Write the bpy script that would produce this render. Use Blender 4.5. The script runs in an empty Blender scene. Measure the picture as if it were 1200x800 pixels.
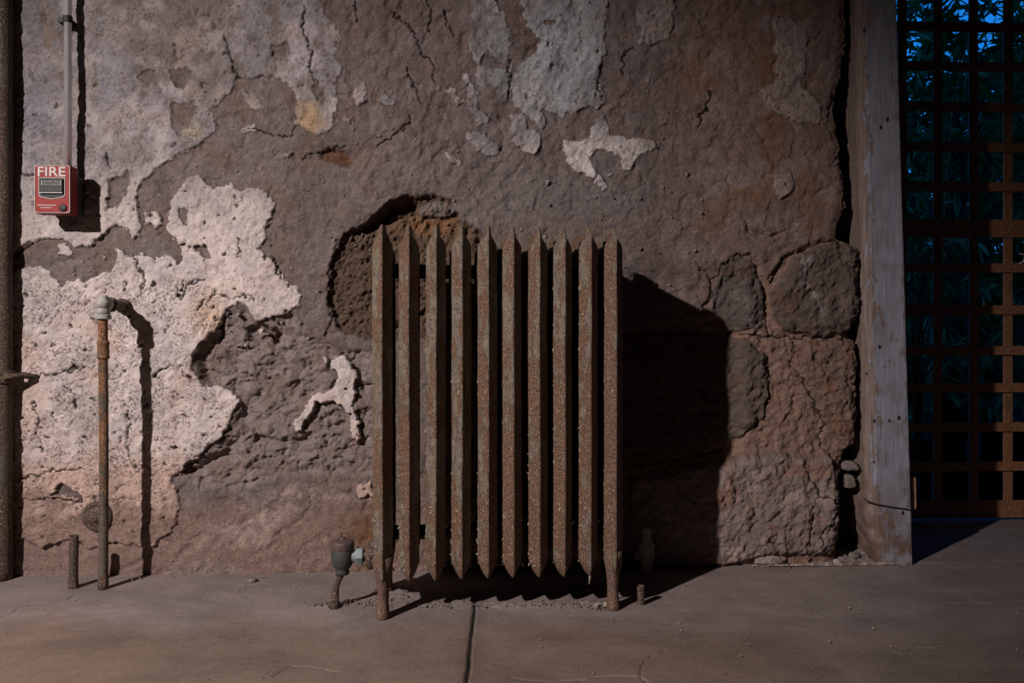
import bpy, math, random
import numpy as np
from mathutils import Vector, Matrix, noise as mnoise

random.seed(7)
RS = np.random.RandomState(11)
SC = bpy.context.scene
COL = SC.collection
PI = math.pi

# ------------------------------------------------------------------ camera frame
F = 900.0
YAW = math.radians(2.5)
CAM = np.array([0.0, -2.298, 0.68])
FW = np.array([math.sin(YAW), math.cos(YAW), 0.0])
RT = np.array([math.cos(YAW), -math.sin(YAW), 0.0])

def ray(px, py):
    return FW + (px - 600) / F * RT + np.array([0, 0, 1.0]) * (400 - py) / F
def wall_pt(px, py, Y=0.0):
    d = ray(px, py); t = (Y - CAM[1]) / d[1]; return CAM + t * d
def floor_pt(px, py, z=0.0):
    d = ray(px, py); t = (z - CAM[2]) / d[2]; return CAM + t * d
def proj(x, y, z):
    dx, dy, dz = x - CAM[0], y - CAM[1], z - CAM[2]
    dep = dx * FW[0] + dy * FW[1]
    dep = np.maximum(dep, 0.05)
    u = (dx * RT[0] + dy * RT[1]) / dep
    return 600 + F * u, 400 - F * dz / dep

# ------------------------------------------------------------------ numpy noise
def _hash(ix, iy, seed):
    h = (ix.astype(np.int64) * 374761393 + iy.astype(np.int64) * 668265263 + seed * 974634777) & 0xffffffff
    h = ((h ^ (h >> 13)) * 1274126177) & 0xffffffff
    return (h ^ (h >> 16)) & 0xffffffff
def perlin(x, y, seed=0):
    ix = np.floor(x); iy = np.floor(y); fx = x - ix; fy = y - iy
    def g(ox, oy):
        a = _hash(ix + ox, iy + oy, seed) * (2 * PI / 4294967296.0)
        return np.cos(a) * (fx - ox) + np.sin(a) * (fy - oy)
    u = fx * fx * fx * (fx * (fx * 6 - 15) + 10); v = fy * fy * fy * (fy * (fy * 6 - 15) + 10)
    a = g(0, 0) * (1 - u) + g(1, 0) * u; b = g(0, 1) * (1 - u) + g(1, 1) * u
    return (a * (1 - v) + b * v) * 1.5
def fbm(x, y, s, octs=4, seed=0, gain=0.5):
    r = 0; a = 1.0; t = 0
    for o in range(octs):
        r = r + a * perlin(x * s, y * s, seed + o * 17); t += a; a *= gain; s *= 2.03
    return r / t
def ridged(x, y, s, octs=3, seed=0):
    r = 0; a = 1.0; t = 0
    for o in range(octs):
        r = r + a * (1 - np.abs(perlin(x * s, y * s, seed + o * 31)) * 2); t += a; a *= 0.55; s *= 2.1
    return r / t
def sstep(a, b, x):
    t = np.clip((x - a) / (b - a), 0, 1); return t * t * (3 - 2 * t)
def poly_sdf(X, Y, pts, band=30):
    """positive inside, in px; -band outside the padded box"""
    P = np.array(pts, float)
    out = np.full(X.shape, -float(band))
    m = (X > P[:, 0].min() - band) & (X < P[:, 0].max() + band) & (Y > P[:, 1].min() - band) & (Y < P[:, 1].max() + band)
    if not m.any(): return out
    x = X[m]; y = Y[m]
    d = np.full(x.shape, 1e9); ins = np.zeros(x.shape, bool)
    n = len(P)
    for i in range(n):
        ax, ay = P[i]; bx, by = P[(i + 1) % n]
        ex, ey = bx - ax, by - ay; wx = x - ax; wy = y - ay
        t = np.clip((wx * ex + wy * ey) / (ex * ex + ey * ey + 1e-9), 0, 1)
        d = np.minimum(d, (wx - ex * t) ** 2 + (wy - ey * t) ** 2)
        c = ((ay > y) != (by > y))
        with np.errstate(divide='ignore', invalid='ignore'):
            xi = ax + (y - ay) * ex / (ey if abs(ey) > 1e-9 else 1e-9)
        ins ^= c & (x < xi)
    d = np.sqrt(d); d = np.where(ins, d, -d)
    out[m] = np.maximum(d, -band)
    return out
def line_dist(X, Y, pts, band=20):
    P = np.array(pts, float)
    out = np.full(X.shape, float(band))
    m = (X > P[:, 0].min() - band) & (X < P[:, 0].max() + band) & (Y > P[:, 1].min() - band) & (Y < P[:, 1].max() + band)
    if not m.any(): return out
    x = X[m]; y = Y[m]; d = np.full(x.shape, 1e9)
    for i in range(len(P) - 1):
        ax, ay = P[i]; ex, ey = P[i + 1] - P[i]; wx = x - ax; wy = y - ay
        t = np.clip((wx * ex + wy * ey) / (ex * ex + ey * ey + 1e-9), 0, 1)
        d = np.minimum(d, (wx - ex * t) ** 2 + (wy - ey * t) ** 2)
    out[m] = np.minimum(np.sqrt(d), band)
    return out
def blob(X, Y, cx, cy, rx, ry):
    return np.exp(-(((X - cx) / rx) ** 2 + ((Y - cy) / ry) ** 2))

# ------------------------------------------------------------------ node helpers
class NT:
    def __init__(s, name):
        s.m = bpy.data.materials.new(name); s.m.use_nodes = True
        s.t = s.m.node_tree; s.t.nodes.clear(); s.L = s.t.links
        s.out = s.t.nodes.new('ShaderNodeOutputMaterial')
        s.b = s.t.nodes.new('ShaderNodeBsdfPrincipled')
        s.L.new(s.b.outputs[0], s.out.inputs[0])
    def n(s, typ, **kw):
        nd = s.t.nodes.new(typ)
        for k, v in kw.items(): setattr(nd, k, v)
        return nd
    def put(s, sock, v):
        if hasattr(v, 'is_linked') or isinstance(v, bpy.types.NodeSocket): s.L.new(v, sock)
        elif isinstance(v, (tuple, list)) and len(v) == 3 and sock.type == 'RGBA': sock.default_value = (*v, 1)
        else: sock.default_value = v
    def geo(s): return s.n('ShaderNodeNewGeometry').outputs['Position']
    def objc(s): return s.n('ShaderNodeTexCoord').outputs['Object']
    def attr(s, name, out='Fac'): return s.n('ShaderNodeAttribute', attribute_name=name).outputs[out]
    def scale(s, vec, sc):
        nd = s.n('ShaderNodeMapping'); s.put(nd.inputs[0], vec); nd.inputs['Scale'].default_value = sc; return nd.outputs[0]
    def noise(s, vec, sc, det=4, rough=.55, dist=0.0):
        nd = s.n('ShaderNodeTexNoise'); s.put(nd.inputs['Vector'], vec)
        nd.inputs['Scale'].default_value = sc; nd.inputs['Detail'].default_value = det
        nd.inputs['Roughness'].default_value = rough; nd.inputs['Distortion'].default_value = dist
        return nd.outputs[0]
    def voro(s, vec, sc, feat='F1', out=0):
        nd = s.n('ShaderNodeTexVoronoi', feature=feat); s.put(nd.inputs['Vector'], vec); nd.inputs['Scale'].default_value = sc
        return nd.outputs[out]
    def ma(s, op, a, b=0.0, c=None):
        nd = s.n('ShaderNodeMath', operation=op); s.put(nd.inputs[0], a); s.put(nd.inputs[1], b)
        if c is not None: s.put(nd.inputs[2], c)
        return nd.outputs[0]
    def rng(s, v, a, b, c=0.0, d=1.0, smooth=True):
        nd = s.n('ShaderNodeMapRange', interpolation_type='SMOOTHSTEP' if smooth else 'LINEAR')
        s.put(nd.inputs[0], v)
        for i, q in enumerate((a, b, c, d)): nd.inputs[i + 1].default_value = q
        return nd.outputs[0]
    def mix(s, f, a, b, mode='MIX'):
        nd = s.n('ShaderNodeMix', data_type='RGBA', blend_type=mode)
        s.put(nd.inputs[0], f); s.put(nd.inputs[6], a); s.put(nd.inputs[7], b); return nd.outputs[2]
    def gray(s, v):
        nd = s.n('ShaderNodeCombineColor'); [s.put(nd.inputs[i], v) for i in range(3)]; return nd.outputs[0]
    def bump(s, h, dist=.002, strength=1.0, prev=None):
        nd = s.n('ShaderNodeBump'); nd.inputs['Strength'].default_value = strength; nd.inputs['Distance'].default_value = dist
        s.put(nd.inputs['Height'], h)
        if prev is not None: s.L.new(prev, nd.inputs['Normal'])
        return nd.outputs[0]
    def fin(s, col, rough=.9, normal=None, metal=0.0, spec=.3):
        s.put(s.b.inputs['Base Color'], col); s.put(s.b.inputs['Roughness'], rough); s.put(s.b.inputs['Metallic'], metal)
        s.b.inputs['Specular IOR Level'].default_value = spec
        if normal is not None: s.L.new(normal, s.b.inputs['Normal'])
        return s.m

# ------------------------------------------------------------------ object helpers
def obj(name, V, Fc, mat, parent=None, smooth=False, local=False):
    V = [tuple(v) for v in V]
    if parent is not None and not local:
        o = parent
        off = Vector((0, 0, 0))
        while o is not None: off += o.location; o = o.parent
        V = [(v[0] - off.x, v[1] - off.y, v[2] - off.z) for v in V]
    me = bpy.data.meshes.new(name); me.from_pydata(V, [], [tuple(f) for f in Fc]); me.validate(); me.update()
    if smooth: me.polygons.foreach_set('use_smooth', [True] * len(me.polygons))
    me.materials.append(mat)
    o = bpy.data.objects.new(name, me); COL.objects.link(o)
    if parent is not None: o.parent = parent
    return o
def empty(name, loc, label, cat, group=None, rz=0):
    o = bpy.data.objects.new(name, None); COL.objects.link(o); o.location = loc; o.rotation_euler = (0, 0, rz)
    o.empty_display_size = .05
    return tag(o, label, cat, group)
def tag(o, label, cat, group=None, kind=None):
    o['label'] = label; o['category'] = cat
    if group: o['group'] = group
    if kind: o['kind'] = kind
    return o
def struct(o, label=None, cat=None):
    o['kind'] = 'structure'
    if label: o['label'] = label; o['category'] = cat
    return o
class MB:
    def __init__(s): s.V = []; s.F = []
    def add(s, V, Fc):
        b = len(s.V); s.V += [tuple(v) for v in V]; s.F += [tuple(i + b for i in f) for f in Fc]
    def box(s, x0, x1, y0, y1, z0, z1):
        s.add([(x0,y0,z0),(x1,y0,z0),(x1,y1,z0),(x0,y1,z0),(x0,y0,z1),(x1,y0,z1),(x1,y1,z1),(x0,y1,z1)],
              [(0,3,2,1),(4,5,6,7),(0,1,5,4),(1,2,6,5),(2,3,7,6),(3,0,4,7)])
    def rings(s, rings, cap=True, closed=True):
        n = len(rings[0]); V = [p for r in rings for p in r]; Fc = []
        for i in range(len(rings) - 1):
            for j in range(n if closed else n - 1):
                k = (j + 1) % n
                Fc.append((i*n + j, i*n + k, (i+1)*n + k, (i+1)*n + j))
        if cap:
            Fc.append(tuple(reversed(range(n)))); Fc.append(tuple((len(rings)-1)*n + j for j in range(n)))
        s.add(V, Fc)
    def tube(s, path, rad, seg=16, cap=True, jit=0.0):
        path = [Vector(p) for p in path]
        if not isinstance(rad, (list, tuple)): rad = [rad] * len(path)
        rs = []; up = None
        for i, p in enumerate(path):
            d = (path[min(i+1, len(path)-1)] - path[max(i-1, 0)]).normalized()
            if up is None:
                up = Vector((0, 0, 1)) if abs(d.z) < .9 else Vector((0, 1, 0))
            a = d.cross(up).normalized(); b = a.cross(d).normalized(); up = b
            ring = []
            for k in range(seg):
                an = 2 * PI * k / seg; r = rad[i]
                if jit: r *= 1 + jit * mnoise.noise(Vector((math.cos(an)*1.5, math.sin(an)*1.5, 0)) + p * 45)
                ring.append(p + (a * math.cos(an) + b * math.sin(an)) * r)
            rs.append(ring)
        s.rings(rs, cap)
    def lathe(s, c, prof, seg=24, axis='z'):
        rs = []
        for (r, h) in prof:
            ring = []
            for k in range(seg):
                an = 2 * PI * k / seg; q = (r * math.cos(an), r * math.sin(an), h)
                if axis == 'x': q = (h, r * math.cos(an), r * math.sin(an))
                if axis == 'y': q = (r * math.cos(an), -h, r * math.sin(an))
                ring.append((c[0] + q[0], c[1] + q[1], c[2] + q[2]))
            rs.append(ring)
        s.rings(rs)
    def build(s, name, mat, parent=None, smooth=False, local=False, bevel=0):
        o = obj(name, s.V, s.F, mat, parent, smooth, local)
        if bevel:
            m = o.modifiers.new('bevel', 'BEVEL'); m.width = bevel; m.segments = 2; m.limit_method = 'ANGLE'
        return o

def grid_mesh(name, P, mat, attrs, cols, smooth=True):
    """P: (rows, cols, 3) array"""
    r, c = P.shape[:2]
    me = bpy.data.meshes.new(name)
    nv = r * c; me.vertices.add(nv); me.vertices.foreach_set('co', P.reshape(-1).astype(np.float32))
    i = np.arange(r - 1)[:, None] * c + np.arange(c - 1)[None, :]
    q = np.stack([i, i + 1, i + c + 1, i + c], -1).reshape(-1, 4)
    nf = len(q)
    me.loops.add(nf * 4); me.loops.foreach_set('vertex_index', q.reshape(-1).astype(np.int32))
    me.polygons.add(nf); me.polygons.foreach_set('loop_start', (np.arange(nf) * 4).astype(np.int32))
    me.polygons.foreach_set('use_smooth', np.ones(nf, bool))
    me.update(calc_edges=True)
    for k, a in attrs.items():
        at = me.attributes.new(k, 'FLOAT', 'POINT'); at.data.foreach_set('value', a.reshape(-1).astype(np.float32))
    for k, a in cols.items():
        at = me.attributes.new(k, 'FLOAT_COLOR', 'POINT')
        at.data.foreach_set('color', np.concatenate([a.reshape(-1, 3), np.ones((nv, 1))], 1).reshape(-1).astype(np.float32))
    me.materials.append(mat)
    o = bpy.data.objects.new(name, me); COL.objects.link(o)
    return o

# ================================================================== MATERIALS
def mat_wall():
    t = NT('old_plaster_wall'); p = t.geo()
    sd = t.attr('plaster_edge'); rough = t.attr('coarse')
    w1 = t.ma('MULTIPLY', t.ma('SUBTRACT', t.noise(p, 70, 5, .65), .5), 9.0)
    w2 = t.ma('MULTIPLY', t.ma('SUBTRACT', t.noise(p, 260, 2, .6), .5), 3.0)
    e = t.ma('ADD', sd, t.ma('ADD', w1, w2))
    mask = t.rng(e, -.35, .35)
    # coarse coat
    n1 = t.noise(p, 38, 6, .65); n2 = t.noise(p, 190, 4, .7); n3 = t.noise(p, 9, 4, .6)
    cs = t.attr('coat_colour', 'Color')
    cs = t.mix(1, cs, t.gray(t.rng(n1, .25, .75, .70, 1.30, False)), 'MULTIPLY')
    cs = t.mix(1, cs, t.gray(t.rng(n2, .3, .7, .78, 1.25, False)), 'MULTIPLY')
    sp = t.voro(t.scale(p, (1, 1, 1.4)), 95); spm = t.ma('MULTIPLY', t.rng(sp, .16, .10), t.rng(t.noise(p, 22, 2), .52, .60))
    cs = t.mix(t.ma('MULTIPLY', spm, .75), cs, (.42, .36, .33))
    pit = t.ma('MULTIPLY', t.rng(t.voro(p, 48), .14, .07), t.rng(t.noise(p, 15, 2), .50, .58))
    cs = t.mix(t.ma('MULTIPLY', pit, .8), cs, (.03, .022, .02))
    # plaster
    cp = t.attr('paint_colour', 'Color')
    cp = t.mix(1, cp, t.gray(t.rng(n1, .25, .75, .82, 1.16, False)), 'MULTIPLY')
    cp = t.mix(1, cp, t.gray(t.rng(n3, .3, .7, .85, 1.12, False)), 'MULTIPLY')
    fl = t.attr('flaky')
    nick = t.noise(t.scale(p, (1, 1, 1)), 95, 3, .55, 2.2)
    nick2 = t.noise(p, 42, 4, .6, 2.6)
    nk = t.ma('MULTIPLY', t.rng(nick, .58, .62), t.rng(t.noise(p, 13, 4, .65), .44, .54))
    nk2 = t.ma('MULTIPLY', t.rng(nick2, .60, .635), t.rng(t.noise(p, 8, 4, .65), .50, .58))
    nk = t.ma('MULTIPLY', t.ma('MAXIMUM', nk, nk2), fl)
    fine = t.noise(p, 340, 3, .7)
    cp = t.mix(1, cp, t.gray(t.rng(fine, .3, .7, .84, 1.14, False)), 'MULTIPLY')
    scab = t.ma('MULTIPLY', t.rng(t.noise(p, 26, 6, .7, .8), .56, .66), .55)
    cp = t.mix(scab, cp, t.mix(1, cp, (.62, .52, .48), 'MULTIPLY'))
    cp = t.mix(t.ma('MULTIPLY', nk, .85), cp, (.13, .085, .065))
    hair = t.ma('ABSOLUTE', t.ma('SUBTRACT', t.noise(p, 21, 5, .6, .9), .5))
    hl = t.ma('MULTIPLY', t.rng(hair, .008, .002), t.rng(t.noise(p, 6, 2), .50, .60))
    cp = t.mix(t.ma('MULTIPLY', hl, .6), cp, (.10, .07, .06))
    # relief
    h = t.ma('MULTIPLY', n1, 1.0)
    cs = t.mix(1, cs, t.gray(t.rng(fine, .3, .7, .80, 1.22, False)), 'MULTIPLY')
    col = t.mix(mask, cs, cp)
    b = t.bump(t.ma('ADD', t.ma('MULTIPLY', n2, .7), t.ma('ADD', t.ma('MULTIPLY', t.noise(p, 75, 5, .7, .7), 1.0), t.ma('MULTIPLY', fine, .30))), .0065, 1.0)
    ed = t.rng(t.ma('ABSOLUTE', e), .9, .2)
    col = t.mix(t.ma('MULTIPLY', ed, .0), col, (.05, .04, .035))
    # crack attribute: near-black colour along the crack lines
    ck = t.attr('crack')
    ckn = t.ma('ADD', ck, t.ma('MULTIPLY', t.ma('SUBTRACT', t.noise(p, 120, 3), .5), 2.4))
    ckm = t.rng(ckn, 1.3, .5)
    col = t.mix(t.ma('MULTIPLY', ckm, .85), col, (.025, .018, .016))
    hp = t.ma('SUBTRACT', t.ma('ADD', t.ma('MULTIPLY', t.noise(p, 60, 6, .65, .8), .8), t.ma('MULTIPLY', fine, .25)), t.ma('MULTIPLY', nk, .9))
    b2 = t.bump(hp, .0045, 1.0)
    # pick the bump by zone
    nd = t.n('ShaderNodeMix', data_type='VECTOR'); t.put(nd.inputs[0], mask); t.L.new(b, nd.inputs[4]); t.L.new(b2, nd.inputs[5])
    b3 = t.bump(mask, .0035, .8, nd.outputs[1])
    b4 = t.bump(t.ma('SUBTRACT', t.ma('MULTIPLY', spm, .35), t.ma('ADD', t.ma('MULTIPLY', pit, .4), ckm)), .003, .8, b3)
    return t.fin(col, .92, b4, 0, .25)

def mat_floor():
    t = NT('worn_concrete_floor'); p = t.geo()
    c = t.attr('floor_colour', 'Color')
    n1 = t.noise(p, 7, 6, .62); n2 = t.noise(p, 120, 4, .7); n3 = t.noise(t.scale(p, (1, 2.6, 1)), 2.6, 5, .6, .6)
    c = t.mix(1, c, t.gray(t.rng(n1, .3, .7, .84, 1.16, False)), 'MULTIPLY')
    c = t.mix(1, c, t.gray(t.rng(n2, .3, .7, .86, 1.14, False)), 'MULTIPLY')
    c = t.mix(1, c, t.gray(t.rng(n3, .3, .7, .80, 1.18, False)), 'MULTIPLY')
    st = t.ma('MULTIPLY', t.rng(t.noise(t.scale(p, (1, 2, 1)), 30, 5, .7), .56, .66), t.rng(t.noise(p, 5, 2), .45, .6))
    c = t.mix(t.ma('MULTIPLY', st, .35), c, (.05, .036, .028))
    pit = t.ma('MULTIPLY', t.rng(t.voro(p, 26), .10, .06), t.rng(t.noise(p, 9, 2), .54, .60))
    c = t.mix(t.ma('MULTIPLY', pit, .8), c, (.02, .016, .014))
    ck = t.ma('ADD', t.attr('crack'), t.ma('MULTIPLY', t.ma('SUBTRACT', t.noise(p, 60, 3), .5), .004))
    ckm = t.rng(ck, .0022, .0006)
    c = t.mix(t.ma('MULTIPLY', ckm, .9), c, (.012, .01, .009))
    b = t.bump(t.ma('ADD', t.ma('MULTIPLY', n2, .5), t.noise(p, 30, 4, .6)), .0016, .8)
    b = t.bump(t.ma('ADD', pit, ckm), .004, -.8, b) if False else b
    return t.fin(c, .8, b, 0, .3)

def mat_iron(name, paint, rust1, rust2, lo, hi, zdep=0.0, xdep=0.0, stretch=(1, 1, .35), chips=True, z0=.5, wet=.45):
    """rusted iron under flaking paint; the share of rust grows downward (zdep) and to the right (xdep)"""
    t = NT(name); p = t.geo()
    ps = t.scale(p, stretch)
    a = t.noise(ps, 42, 6, .62); b_ = t.noise(ps, 14, 3, .6)
    m = t.ma('ADD', t.ma('MULTIPLY', a, .65), t.ma('MULTIPLY', b_, .45))
    if zdep or xdep:
        sx = t.n('ShaderNodeSeparateXYZ'); t.L.new(p, sx.inputs[0])
        m = t.ma('ADD', m, t.ma('MULTIPLY', t.ma('SUBTRACT', z0, sx.outputs[2]), zdep))
        m = t.ma('ADD', m, t.ma('MULTIPLY', sx.outputs[0], xdep))
    rm = t.rng(m, lo, hi)
    g = t.noise(p, 230, 4, .7); g2 = t.noise(p, 520, 2, .6)
    rc = t.mix(t.rng(g, .35, .65), rust1, rust2)
    rc = t.mix(t.ma('MULTIPLY', t.rng(t.noise(p, 300, 3, .6, 1.0), .56, .64), .8), rc, (.44, .31, .23))
    rc = t.mix(t.ma('MULTIPLY', t.rng(t.noise(p, 210, 3, .6, 1.5), .58, .64), .85), rc, (.03, .017, .012))
    pc = t.mix(1, paint, t.gray(t.rng(t.noise(p, 60, 4), .3, .7, .72, 1.25, False)), 'MULTIPLY')
    ck = t.ma('MULTIPLY', t.rng(t.noise(p, 130, 3, .5, 2.0), .58, .62), 1.0)
    pc = t.mix(t.ma('MULTIPLY', t.rng(t.noise(p, 400, 3, .6), .58, .68), .5), pc, (.42, .34, .26))
    pc = t.mix(t.ma('MULTIPLY', ck, .8), pc, (.05, .03, .02))
    c = t.mix(rm, pc, rc)
    hb = t.ma('ADD', t.ma('MULTIPLY', g, rm), t.ma('MULTIPLY', t.ma('SUBTRACT', 1.0, rm), t.ma('SUBTRACT', 1.1, ck)))
    b = t.bump(hb, .0030, .9)
    b = t.bump(g2, .0016, .7, b)
    return t.fin(c, t.rng(g2, .3, .7, wet, .85), b, 0, .45)

def mat_simple(name, col, rough=.7, metal=0, nscale=80, amp=.25, bump=.001, spec=.4, stretch=(1,1,1)):
    t = NT(name); p = t.geo(); ps = t.scale(p, stretch); n = t.noise(ps, nscale, 5, .65)
    c = t.mix(1, col, t.gray(t.rng(n, .3, .7, 1 - amp, 1 + amp, False)), 'MULTIPLY')
    return t.fin(c, rough, t.bump(n, bump, .8), metal, spec)

def mat_wood_paint():
    t = NT('worn_painted_wood'); p = t.geo()
    gr = t.noise(t.scale(p, (1, 1, .05)), 190, 5, .65); n = t.noise(t.scale(p, (1, 1, .35)), 34, 6, .68)
    ex = t.attr('bare')
    m = t.rng(t.ma('ADD', t.ma('MULTIPLY', n, 1.0), t.ma('MULTIPLY', ex, .42)), .60, .65)
    wood = t.mix(t.rng(gr, .3, .7), (.13, .095, .085), (.27, .205, .185))
    pa = t.mix(t.rng(gr, .3, .7), (.20, .205, .255), (.285, .29, .345))
    pa = t.mix(t.ma('MULTIPLY', t.rng(t.noise(p, 12, 4), .45, .7), .5), pa, (.14, .125, .125))
    c = t.mix(m, pa, wood)
    dirt = t.attr('dirt')
    c = t.mix(t.ma('MULTIPLY', dirt, t.rng(t.noise(p, 22, 5), .35, .6)), c, (.12, .075, .055))
    knot = t.ma('MULTIPLY', t.rng(t.voro(t.scale(p, (1, 1, .7)), 16), .10, .06), 1.0)
    c = t.mix(knot, c, (.02, .015, .013))
    b = t.bump(t.ma('ADD', t.ma('SUBTRACT', t.ma('MULTIPLY', gr, .6), m), t.ma('MULTIPLY', knot, -1.0)), .0014, .9)
    return t.fin(c, .75, b, 0, .3)

def mat_rock(name, c1, c2):
    t = NT(name); p = t.geo(); n = t.noise(p, 45, 7, .7); n2 = t.noise(p, 9, 3)
    c = t.mix(t.rng(n, .3, .7), c1, c2)
    c = t.mix(1, c, t.gray(t.rng(n2, .3, .7, .8, 1.2, False)), 'MULTIPLY')
    return t.fin(c, .92, t.bump(n, .006, .9), 0, .25)

def mat_leaf(name, c1, c2):
    t = NT(name); p = t.geo()
    oi = t.noise(p, 9, 2); c = t.mix(t.rng(oi, .35, .65), c1, c2)
    return t.fin(c, .5, None, 0, .3)

M_WALL = mat_wall(); M_FLOOR = mat_floor()
M_RAD = mat_iron('flaking_radiator_paint', (.148, .118, .090), (.046, .025, .016), (.160, .080, .045), .50, .56, .08, .10, (1, 1, .42))
M_LEG = mat_iron('rusty_radiator_leg', (.13, .10, .08), (.060, .032, .022), (.15, .085, .060), .40, .52, .05, .05)
M_PIPE = mat_iron('orange_rust_pipe', (.085, .068, .050), (.055, .024, .013), (.30, .115, .022), .44, .54, -.20, 0, (1, 1, .5), z0=.75)
M_RISER = mat_iron('black_flaking_riser_paint', (.072, .060, .050), (.018, .012, .009), (.085, .048, .026), .47, .55, .0, 0, (1, 1, .22))
M_STUB = mat_iron('dull_brown_rust', (.060, .045, .038), (.030, .018, .014), (.080, .048, .034), .42, .52)
M_GATE = mat_iron('gate_rust', (.11, .062, .036), (.085, .030, .012), (.30, .12, .040), .40, .52)
M_VALVE = mat_simple('dark_valve_iron', (.048, .050, .050), .6, .15, 130, .45, .002)
M_BRASS = mat_simple('blue_grey_nut', (.20, .235, .25), .5, .2, 120, .3, .001)
M_DUSTY = mat_simple('dusty_pipe_metal', (.30, .29, .27), .75, .0, 90, .35, .0015)
M_STEEL = mat_simple('galvanised_conduit', (.68, .68, .70), .36, .6, 30, .1, .0003)
M_RED = mat_simple('red_enamel', (.22, .009, .007), .55, 0, 60, .16, .0003, .25)
M_REDD = mat_simple('dark_red_enamel_side', (.22, .010, .008), .6, 0, 60, .2, .0003, .4)
M_WHITE = mat_simple('white_print', (.46, .44, .43), .6, 0, 300, .1, .0002)
M_BLACK = mat_simple('black_plastic', (.012, .012, .013), .6, 0, 200, .2, .0002)
M_GREYTXT = mat_simple('grey_print', (.30, .31, .31), .6, 0, 200, .15, .0002)
M_BOX = mat_simple('grey_steel_box', (.045, .046, .05), .6, .0, 60, .2, .0003, .25)
M_WOOD = mat_wood_paint()
M_CHIP = mat_simple('weathered_wood', (.28, .17, .11), .8, 0, 130, .4, .002, .3, (1, 1, .1))
M_WIRE = mat_simple('black_wire', (.015, .013, .013), .6, 0, 100, .2, .0002)
M_ROCKB = mat_rock('brown_rubble_stone', (.085, .05, .036), (.23, .15, .11))
M_ROCKG = mat_rock('grey_rubble_stone', (.10, .085, .08), (.27, .22, .20))
M_GRAVEL = mat_rock('plaster_crumbs', (.16, .12, .10), (.44, .37, .33))
M_FLAKE = mat_simple('peeled_paint', (.26, .215, .175), .8, 0, 120, .4, .001)
M_SHELL = mat_simple('dull_plaster', (.60, .50, .43), .95, 0, 5, .2, .002)
M_LEAF = mat_leaf('dark_green_leaf', (.030, .120, .022), (.060, .20, .040))
M_LEAF2 = mat_leaf('grey_green_leaf', (.10, .20, .07), (.18, .28, .11))
M_LEAFP = mat_leaf('pale_green_leaf', (.42, .50, .28), (.52, .58, .36))
M_BARK = mat_rock('grey_bark', (.05, .04, .03), (.12, .10, .08))
M_SOIL = mat_simple('dark_soil', (.010, .008, .007), 1.0, 0, 9, .4, .004, 0)
M_HEDGE = mat_simple('dark_hedge_leaf', (.006, .012, .006), 1.0, 0, 9, .3, .002, 0)
M_TWIG = mat_simple('dry_pale_twig', (.45, .42, .36), .8, 0, 60, .2, .0005)

# ================================================================== WALL
A_POLY = [(-900,-200),(375,-30),(376,-200),(376,0),(386,22),(400,45),(393,68),(402,82),(394,100),(398,128),(390,138),(386,155),(372,157),(356,150),(347,140),
 (346,118),(338,98),(322,92),(308,88),(292,92),(279,92),(272,108),(256,118),(247,128),(251,142),(257,152),(246,160),(232,168),(222,174),(212,180),
 (198,187),(184,196),(166,220),(160,232),(163,250),(170,266),(165,276),(156,282),(150,270),(133,262),(124,272),(112,284),(88,290),(76,279),(48,277),(25,292),(-900,300)]
B_POLY = [(-900,330),(25,314),(48,313),(60,318),(72,336),(80,330),(98,330),(112,322),(128,320),(138,308),(134,292),(144,290),(152,300),(168,300),(184,303),(200,300),
 (210,308),(214,300),(206,282),(196,268),(200,245),(206,228),(222,208),(236,205),(243,214),(252,222),(262,219),(270,212),(285,222),(304,222),(324,232),(322,246),(313,258),(311,278),(306,292),
 (320,305),(334,322),(346,336),(356,344),(352,358),(336,366),(318,372),(302,376),(288,358),(268,360),(258,378),(248,392),(232,402),(226,416),(229,436),(238,452),
 (262,455),(276,462),(281,472),(272,486),(271,500),(256,516),(246,524),(232,534),(216,550),(203,556),(208,572),(214,592),(206,612),(196,632),(170,640),(140,634),(110,642),(80,630),(50,640),(25,632),(-900,640)]
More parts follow.
